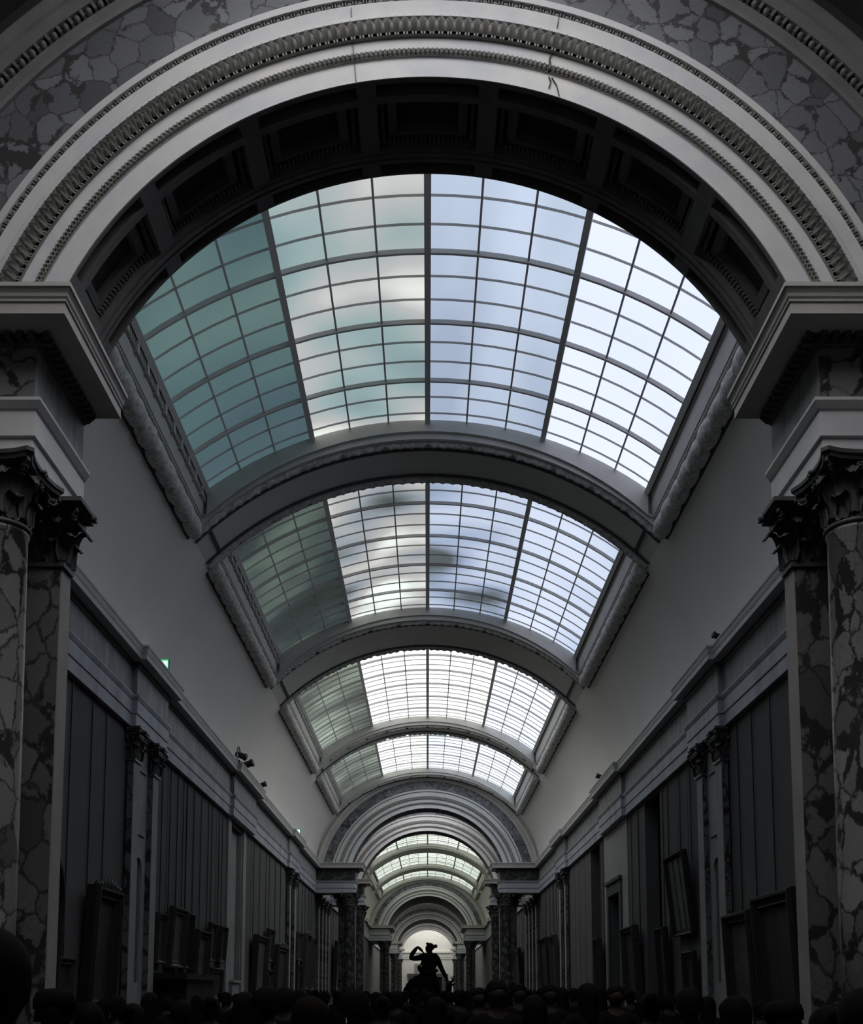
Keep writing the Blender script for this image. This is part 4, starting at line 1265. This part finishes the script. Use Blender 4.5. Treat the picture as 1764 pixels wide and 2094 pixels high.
def hair_mesh(kind):
    m = MB()
    nu, nv = 18, 9
    vs = []
    for i in range(nv + 1):
        t = PI * 0.62 * i / nv
        for k in range(nu):
            a = 2 * PI * k / nu
            front = max(0.0, -math.sin(a))
            tt = t * (1 - 0.42 * front)
            if kind == 'long' and front < 0.3: ext = 1
            else: ext = 0
            r = 0.101 + 0.006 * math.sin(5 * a + 3 * t)
            z = 1.638 + 0.112 * math.cos(tt)
            rr = r * math.sin(tt) if tt < PI / 2 else r
            if ext and i == nv: z = 1.42
            vs.append((rr * math.cos(a) * 0.93, rr * math.sin(a) * 1.10 + 0.010, z))
    fs = [(i * nu + k, (i + 1) * nu + k, (i + 1) * nu + (k + 1) % nu, i * nu + (k + 1) % nu) for i in range(nv) for k in range(nu)]
    m.add(vs, fs, True)
    if kind == 'bun': m.ball((0, 0.12, 1.70), 0.05, 0.05, 0.045)
    if kind == 'cap':
        m.lathe([(0.106, 1.66), (0.108, 1.70), (0.095, 1.745), (0.05, 1.765), (0.0, 1.768)], (0, 0.008, 0), 18)
        m.box(-0.07, 0.07, -0.19, -0.09, 1.665, 1.675)
    me = bpy.data.meshes.new('hair')
    me.from_pydata(m.v, [], m.f)
    for p in me.polygons: p.use_smooth = True
    me.update()
    return me
BODY = {a: person_body(a) for a in ('down', 'phone')}
JACK = {a: person_jacket(a) for a in ('down', 'phone')}
TROU = person_trousers()
HAIR = {k: hair_mesh(k) for k in ('short', 'long', 'bun', 'cap')}
for me in [*BODY.values(), *JACK.values(), TROU, *HAIR.values()]: me.materials.clear(); me.materials.append(MATS['cloth_black'])
def unproject(px, py, Y):
    s_, c_ = math.sin(PITCH), math.cos(PITCH)
    t = (1802 - py) / FPX
    h = Y * (s_ + t * c_) / (c_ - t * s_)
    return (px - 874) / FPX * (Y * c_ + h * s_), h
def person(px, py, Y, label, away=True, hair='short', jacket='cloth_black', hairm='hair_dark', arm='down', turn=0.0):
    X, h = unproject(px, py, Y)
    height = EYE + h
    sc = height / 1.765
    root = thing('person', (X, Y, 0), label, 'person', 'visitors in the dark crowd')
    root.rotation_euler = (0, 0, (PI if away else 0) + math.radians(turn))
    root.scale = (sc, sc, sc)
    for nm, me, mt in (('body', BODY[arm], 'skin_tone'), ('jacket', JACK[arm], jacket), ('trousers', TROU, 'cloth_black'), ('hair', HAIR[hair], hairm)):
        o = bpy.data.objects.new(nm, me)
        COL.objects.link(o); o.parent = root
        o.material_slots[0].link = 'OBJECT'
        o.material_slots[0].material = MATS[mt]
A = person
A(-32, 1872, 2.05, 'dark-haired person very close at the bottom left corner, back turned')
A(114, 2022, 5.2, 'person in a cap and navy jacket near the left column foot', hair='cap', jacket='cloth_navy')
A(182, 2044, 6.2, 'short person in navy between the cap wearer and the left wall pictures', hair='long', jacket='cloth_navy', turn=30)
A(240, 2032, 9.5, 'person in black standing before the tall carved frame', turn=-20)
A(272, 2047, 7.4, 'short black-clad person in front of the left niche', hair='bun')
A(307, 2026, 11.0, 'person in black standing left of the black cabinet', hair='long')
A(372, 2040, 8.6, 'low dark head in front of the black cabinet', hair='short', hairm='hair_brown')
A(430, 2034, 9.6, 'dark head below the wide-topped gilt frame', hair='bun', turn=15)
A(500, 2024, 8.3, 'person in black in front of the lit stone recess', hair='long')
A(546, 2012, 7.2, 'tall black silhouette right of the lit stone recess', turn=-25)
A(582, 2014, 9.4, 'black silhouette below the knobbly carved frame', hair='short', hairm='hair_brown')
A(612, 2021, 12.2, 'dark head before the distant left pilasters', hair='long')
A(630, 2031, 5.6, 'person in teal jacket with pale cheek, turned left', hair='short', jacket='cloth_teal', turn=75, hairm='hair_brown')
A(728, 2017, 6.9, 'round-headed person before the left columns of the second archway', hair='short', jacket='cloth_teal', turn=-50)
A(782, 2034, 10.2, 'short person in black left of the statue', hair='bun')
A(812, 2024, 13.0, 'dark-haired person just left of the statue, farther off', hair='short', turn=-30)
A(892, 2034, 9.0, 'short dark person directly in front of the statue plinth', hair='long')
A(938, 2021, 14.0, 'person in black just right of the stag antlers', hair='bun', turn=20)
A(979, 2016, 11.5, 'person facing the camera with pale forehead, right of the statue', away=False, hair='short')
A(1015, 1998, 8.4, 'tallest dark-haired person facing the camera, before the right columns', away=False, hair='short', turn=8)
A(1062, 2009, 12.5, 'person raising a hand to the face beside the right columns', away=False, hair='short', arm='phone')
A(1092, 2030, 7.6, 'short person in black before the wide black painting', hair='long')
A(1124, 2009, 11.2, 'person in black below the tall dark painting at right', hair='short', away=False)
A(1200, 2006, 9.3, 'person in black before the farther tall opening', hair='long', turn=12)
A(1258, 2009, 10.4, 'person facing the camera, head before the stone-framed door', away=False, hair='short', hairm='hair_brown')
A(1332, 2024, 8.4, 'dark head before the nearer tall opening', hair='bun', turn=-15)
A(1408, 2014, 6.9, 'person in black beneath the three-strip picture', hair='short')
A(1500, 2030, 6.1, 'person in black before the lower near-black painting', hair='long', turn=20)
A(1600, 2046, 5.4, 'short person in black before the largest near-black painting', hair='cap')
A(1694, 2048, 4.4, 'short dark person at the foot of the right pilaster', hair='bun')
A(1768, 2008, 3.3, 'dark person cut by the bottom right corner', hair='short', turn=-10)

# the denser crowd farther off: one figure every few steps, each placed by what it stands in front of
FAR = [(340, 2036, 15, 'the shelf end of the black cabinet'), (402, 2033, 16, 'the right half of the black cabinet'), (462, 2026, 15, 'the left jamb of the lit stone recess'),
       (484, 2030, 18, 'the ledge in the lit stone recess'), (524, 2022, 17, 'the large painting past the stone recess'), (560, 2020, 19, 'the two stacked narrow paintings'),
       (597, 2022, 18, 'the first distant left pilaster'), (644, 2022, 19, 'the carved painting before the second archway'), (664, 2024, 16, 'the last left painting before the second archway'),
       (690, 2024, 20, 'the wall pilasters of the left bay'), (748, 2024, 19, 'the pilaster behind the second left column'), (768, 2026, 17, 'the gap right of the left columns'),
       (796, 2026, 21, 'the far hall left of the statue'), (828, 2024, 20, 'the bulging cloak of the statue'), (846, 2022, 22, 'the left half of the statue plinth'),
       (866, 2024, 21, 'the tunic hem of the statue'), (878, 2027, 17, 'the middle of the statue plinth'), (905, 2024, 22, 'the right half of the statue plinth'),
       (921, 2026, 19, 'the stag of the statue'), (956, 2024, 20, 'the far hall right of the stag'), (996, 2024, 18, 'the second right column, left of it'),
       (1038, 2022, 19, 'the right columns of the second archway'), (1080, 2022, 20, 'the wall pilasters of the right bay'), (1106, 2018, 18, 'the wide black painting at right'),
       (1148, 2016, 15, 'the low narrow frame on the right wall'), (1172, 2018, 17, 'the distant right pilasters'), (1226, 2016, 15, 'the narrow painting beside the door'),
       (1288, 2022, 16, 'the painting right of the stone-framed door'), (1366, 2030, 14, 'the small low painting under the three strips'), (1446, 2034, 12, 'the right niche strip'),
       (1556, 2042, 11, 'the gap between the two near-black paintings'), (212, 2040, 13, 'the right edge of the carved black frame'), (150, 2046, 12, 'the small low painting near the arched frame')]
kinds = ['short', 'long', 'bun', 'short', 'long']
for k, (px_, py_, Yp, what) in enumerate(FAR):
    A(px_, py_, Yp, 'small dark figure in the far crowd, before ' + what, hair=kinds[k % 5], turn=(k * 37) % 70 - 35, hairm=('hair_dark', 'hair_brown')[k % 3 == 0])

# ------------------------------------------------------------------ the statue: huntress with a stag
SY = 26.0
SX = 0.05
U = lambda px, py, dy=0.0: ((px - 874) * 0.01213, dy, (2030.8 - py) * 0.01216 + EYE)
def Uv(px, py, r, dy=0.0): return (*U(px, py, dy), r)
PL_TOP = 0.92
ped = thing('pedestal', (0.05, SY, 0), 'dark stone pedestal carrying the huntress statue, mostly hidden by visitors', 'pedestal')
MB().box(-0.62, 0.86, -0.5, 0.5, 0, 0.14).build('plinth', 'statue_bronze', ped)
MB().box(-0.55, 0.79, -0.43, 0.43, 0.14, PL_TOP - 0.08).build('die', 'statue_bronze', ped)
MB().box(-0.64, 0.88, -0.52, 0.52, PL_TOP - 0.08, PL_TOP).build('cap', 'statue_bronze', ped)
st = thing('statue', (0, SY, PL_TOP), 'dark statue of a huntress reaching over her shoulder, a stag beside her', 'statue')
def local(pts): return [(p[0], p[1], p[2] - PL_TOP, p[3]) for p in pts]
pts = [Uv(876, 2003, 0.155)]; E = []
ch = chain(pts, E, 0, [Uv(876, 1988, 0.125), Uv(877.5, 1976, 0.135), Uv(878, 1964, 0.135), Uv(878, 1957.5, 0.10)])
nk = chain(pts, E, ch, [Uv(879, 1951.5, 0.052), Uv(879, 1948.5, 0.05)])
hd = chain(pts, E, nk, [Uv(876, 1945.5, 0.062), Uv(876.5, 1940, 0.085), Uv(878, 1934.5, 0.075)])
chain(pts, E, hd - 1, [Uv(869.8, 1942.5, 0.014)])
# raised arm: shoulder, elbow out, forearm up, hand back to the quiver
sh = chain(pts, E, ch, [Uv(868, 1957.5, 0.085), Uv(861, 1958.5, 0.068)])
wr = chain(pts, E, sh, [Uv(850, 1961, 0.055), Uv(838.8, 1960.8, 0.045), Uv(843.5, 1950.5, 0.047), Uv(850, 1942, 0.038), Uv(854, 1937.8, 0.028)])
hand(pts, E, wr, U(855, 1937.6), (0.14, 0, -0.15), (0, -1, 0.1), 1.75)
# lowered arm to the stag
sh = chain(pts, E, ch, [Uv(888, 1957.5, 0.085), Uv(893.5, 1962, 0.07)])
wr = chain(pts, E, sh, [Uv(898, 1972, 0.056), Uv(902, 1981, 0.048), Uv(907, 1991, 0.044), Uv(911.5, 1999.5, 0.032)])
hand(pts, E, wr, U(911.5, 1999.5), (0.10, 0, -0.18), (0, -1, 0), 1.2)
for s, (fx, fy) in ((-1, (862, -0.12)), (1, (892, 0.2))):
    hp = chain(pts, E, 0, [(pts[0][0] + s * 0.10, 0, 1.82, 0.12), ((fx - 874) * 0.01213 * 0.7, fy * 0.5, 1.45, 0.075), ((fx - 874) * 0.01213, fy * 0.8, 1.2, 0.065), ((fx - 874) * 0.01213, fy, 1.0, 0.042)])
    chain(pts, E, hp, [((fx - 874) * 0.01213, fy - 0.08, 0.965, 0.036), ((fx - 874) * 0.01213, fy - 0.17, 0.955, 0.028)])
mesh_obj(skin('figure', [(p[0], p[1], p[2], p[3] * (1.3 if p[3] > 0.02 else 1.1)) for p in local(pts)], E), 'figure', 'statue_bronze', st)
m = MB()
x, y, z = U(879.2, 1938)
m.ball((x, 0.0, z - PL_TOP), 0.102, 0.105, 0.105, 16, 10)
m.ball((x - 0.06, 0.0, z - PL_TOP + 0.085), 0.05, 0.08, 0.03, 10, 6)
x2, _, z2 = U(890.3, 1936.3)
m.ball((x2, 0, z2 - PL_TOP), 0.048, 0.05, 0.047, 10, 7)
m.bar((x + 0.06, 0, z - PL_TOP), (x2, 0, z2 - PL_TOP), 0.045, 8)
m.build('hair', 'statue_bronze', st)
# short pleated tunic and rolled cloak
m = MB()
nu = 40
rings = [(1958, 878, 0.10), (1962, 878, 0.20), (1970, 878.3, 0.205), (1982, 876.5, 0.165), (1986, 876, 0.185), (1992, 874.5, 0.20), (2000, 873, 0.25), (2009, 871, 0.30), (2020, 868, 0.36), (2032, 866, 0.41), (2036, 866, 0.40)]
vs = []
for i, (py, pxc, r) in enumerate(rings):
    cx_, _, zz = U(pxc, py)
    for k in range(nu):
        a = 2 * PI * k / nu
        f = 1 + (0.05 * math.sin(a * 9 + i) if i > 4 else 0.02 * math.sin(a * 7))
        vs.append((cx_ + r * f * math.cos(a), r * f * 0.72 * math.sin(a), zz - PL_TOP))
fs = [(i * nu + k, (i + 1) * nu + k, (i + 1) * nu + (k + 1) % nu, i * nu + (k + 1) % nu) for i in range(len(rings) - 1) for k in range(nu)]
m.add(vs, fs, True)
m.build('tunic', 'statue_bronze', st)
m = MB()
prev = None
for px_, py_, r in ((857.5, 1979, 0.05), (860, 1985, 0.06), (866, 1990, 0.06), (876, 1991, 0.06), (886, 1988, 0.055), (892, 1986, 0.04)):
    p = U(px_, py_, -0.17); p = (p[0], p[1], p[2] - PL_TOP)
    if prev: m.bar(prev, p, r, 10)
    m.ball(p, r, r, r)
    prev = p
for px_, py_, r in ((853, 2004, 0.10), (845, 2012, 0.12), (838, 2018, 0.10), (835, 2027, 0.12)):
    p = U(px_, py_, 0.1); m.ball((p[0], p[1], p[2] - PL_TOP), r * 1.1, r, r * 1.2, 12, 8)
m.build('cloak', 'statue_bronze', st)
m = MB(); a = U(862, 1975, 0.16); b = U(871, 1950, 0.14)
m.bar((a[0], a[1], a[2] - PL_TOP), (b[0], b[1], b[2] - PL_TOP), 0.05, 10)
m.build('quiver', 'statue_bronze', st)
# the leaping stag at her side
pts = [(0.30, 0.42, 1.45, 0.17)]; E = []
f = chain(pts, E, 0, [(0.38, 0.20, 1.50, 0.17), (0.46, 0.0, 1.52, 0.16)])
nkk = chain(pts, E, f, [(0.50, -0.10, 1.62, 0.095), (0.52, -0.12, 1.76, 0.075), (0.525, -0.13, 1.87, 0.07)])
chain(pts, E, nkk, [(0.515, -0.20, 1.90, 0.055), (0.48, -0.33, 1.82, 0.035), (0.47, -0.37, 1.79, 0.03)])
for s in (-1, 1): chain(pts, E, nkk, [(0.525 + s * 0.07, -0.11, 1.95, 0.022), (0.525 + s * 0.12, -0.10, 1.96, 0.010)])
for s in (-1, 1): chain(pts, E, f, [(0.46 + s * 0.08, -0.04, 1.36, 0.06), (0.46 + s * 0.08, -0.16, 1.18, 0.034), (0.46 + s * 0.08, -0.06, 1.02, 0.024), (0.46 + s * 0.08, -0.09, 0.95, 0.026)])
rump = chain(pts, E, 0, [(0.26, 0.55, 1.42, 0.15)])
for s in (-1, 1): chain(pts, E, rump, [(0.26 + s * 0.09, 0.52, 1.24, 0.09), (0.26 + s * 0.09, 0.40, 1.14, 0.05), (0.26 + s * 0.09, 0.50, 1.06, 0.032), (0.26 + s * 0.09, 0.46, 0.95, 0.026)])
chain(pts, E, rump, [(0.25, 0.68, 1.50, 0.03)])
stag = mesh_obj(skin('stag', local(pts), E), 'stag', 'statue_bronze', st)
m = MB()
def tine(seq, r0):
    prev = None
    for i, (px_, py_, dy) in enumerate(seq):
        p = U(px_, py_, dy); p = (p[0], p[1], p[2] - PL_TOP)
        if prev: m.bar(prev, p, max(0.014, 1.25 * r0 * (1 - 0.18 * i)), 6)
        prev = p
tine([(918, 2010, -0.1), (923, 2009, -0.08), (926.5, 2005, -0.06), (927.5, 2000, -0.05), (924.5, 1996.5, -0.05)], 0.026)
tine([(926.5, 2005, -0.06), (921.5, 1999, -0.05)], 0.018)
tine([(918, 2012, -0.1), (924, 2014, -0.12), (929.5, 2011.5, -0.14)], 0.022)
tine([(924, 2014, -0.12), (927.5, 2017.5, -0.14)], 0.018)
m.build('antlers', 'statue_bronze', stag)
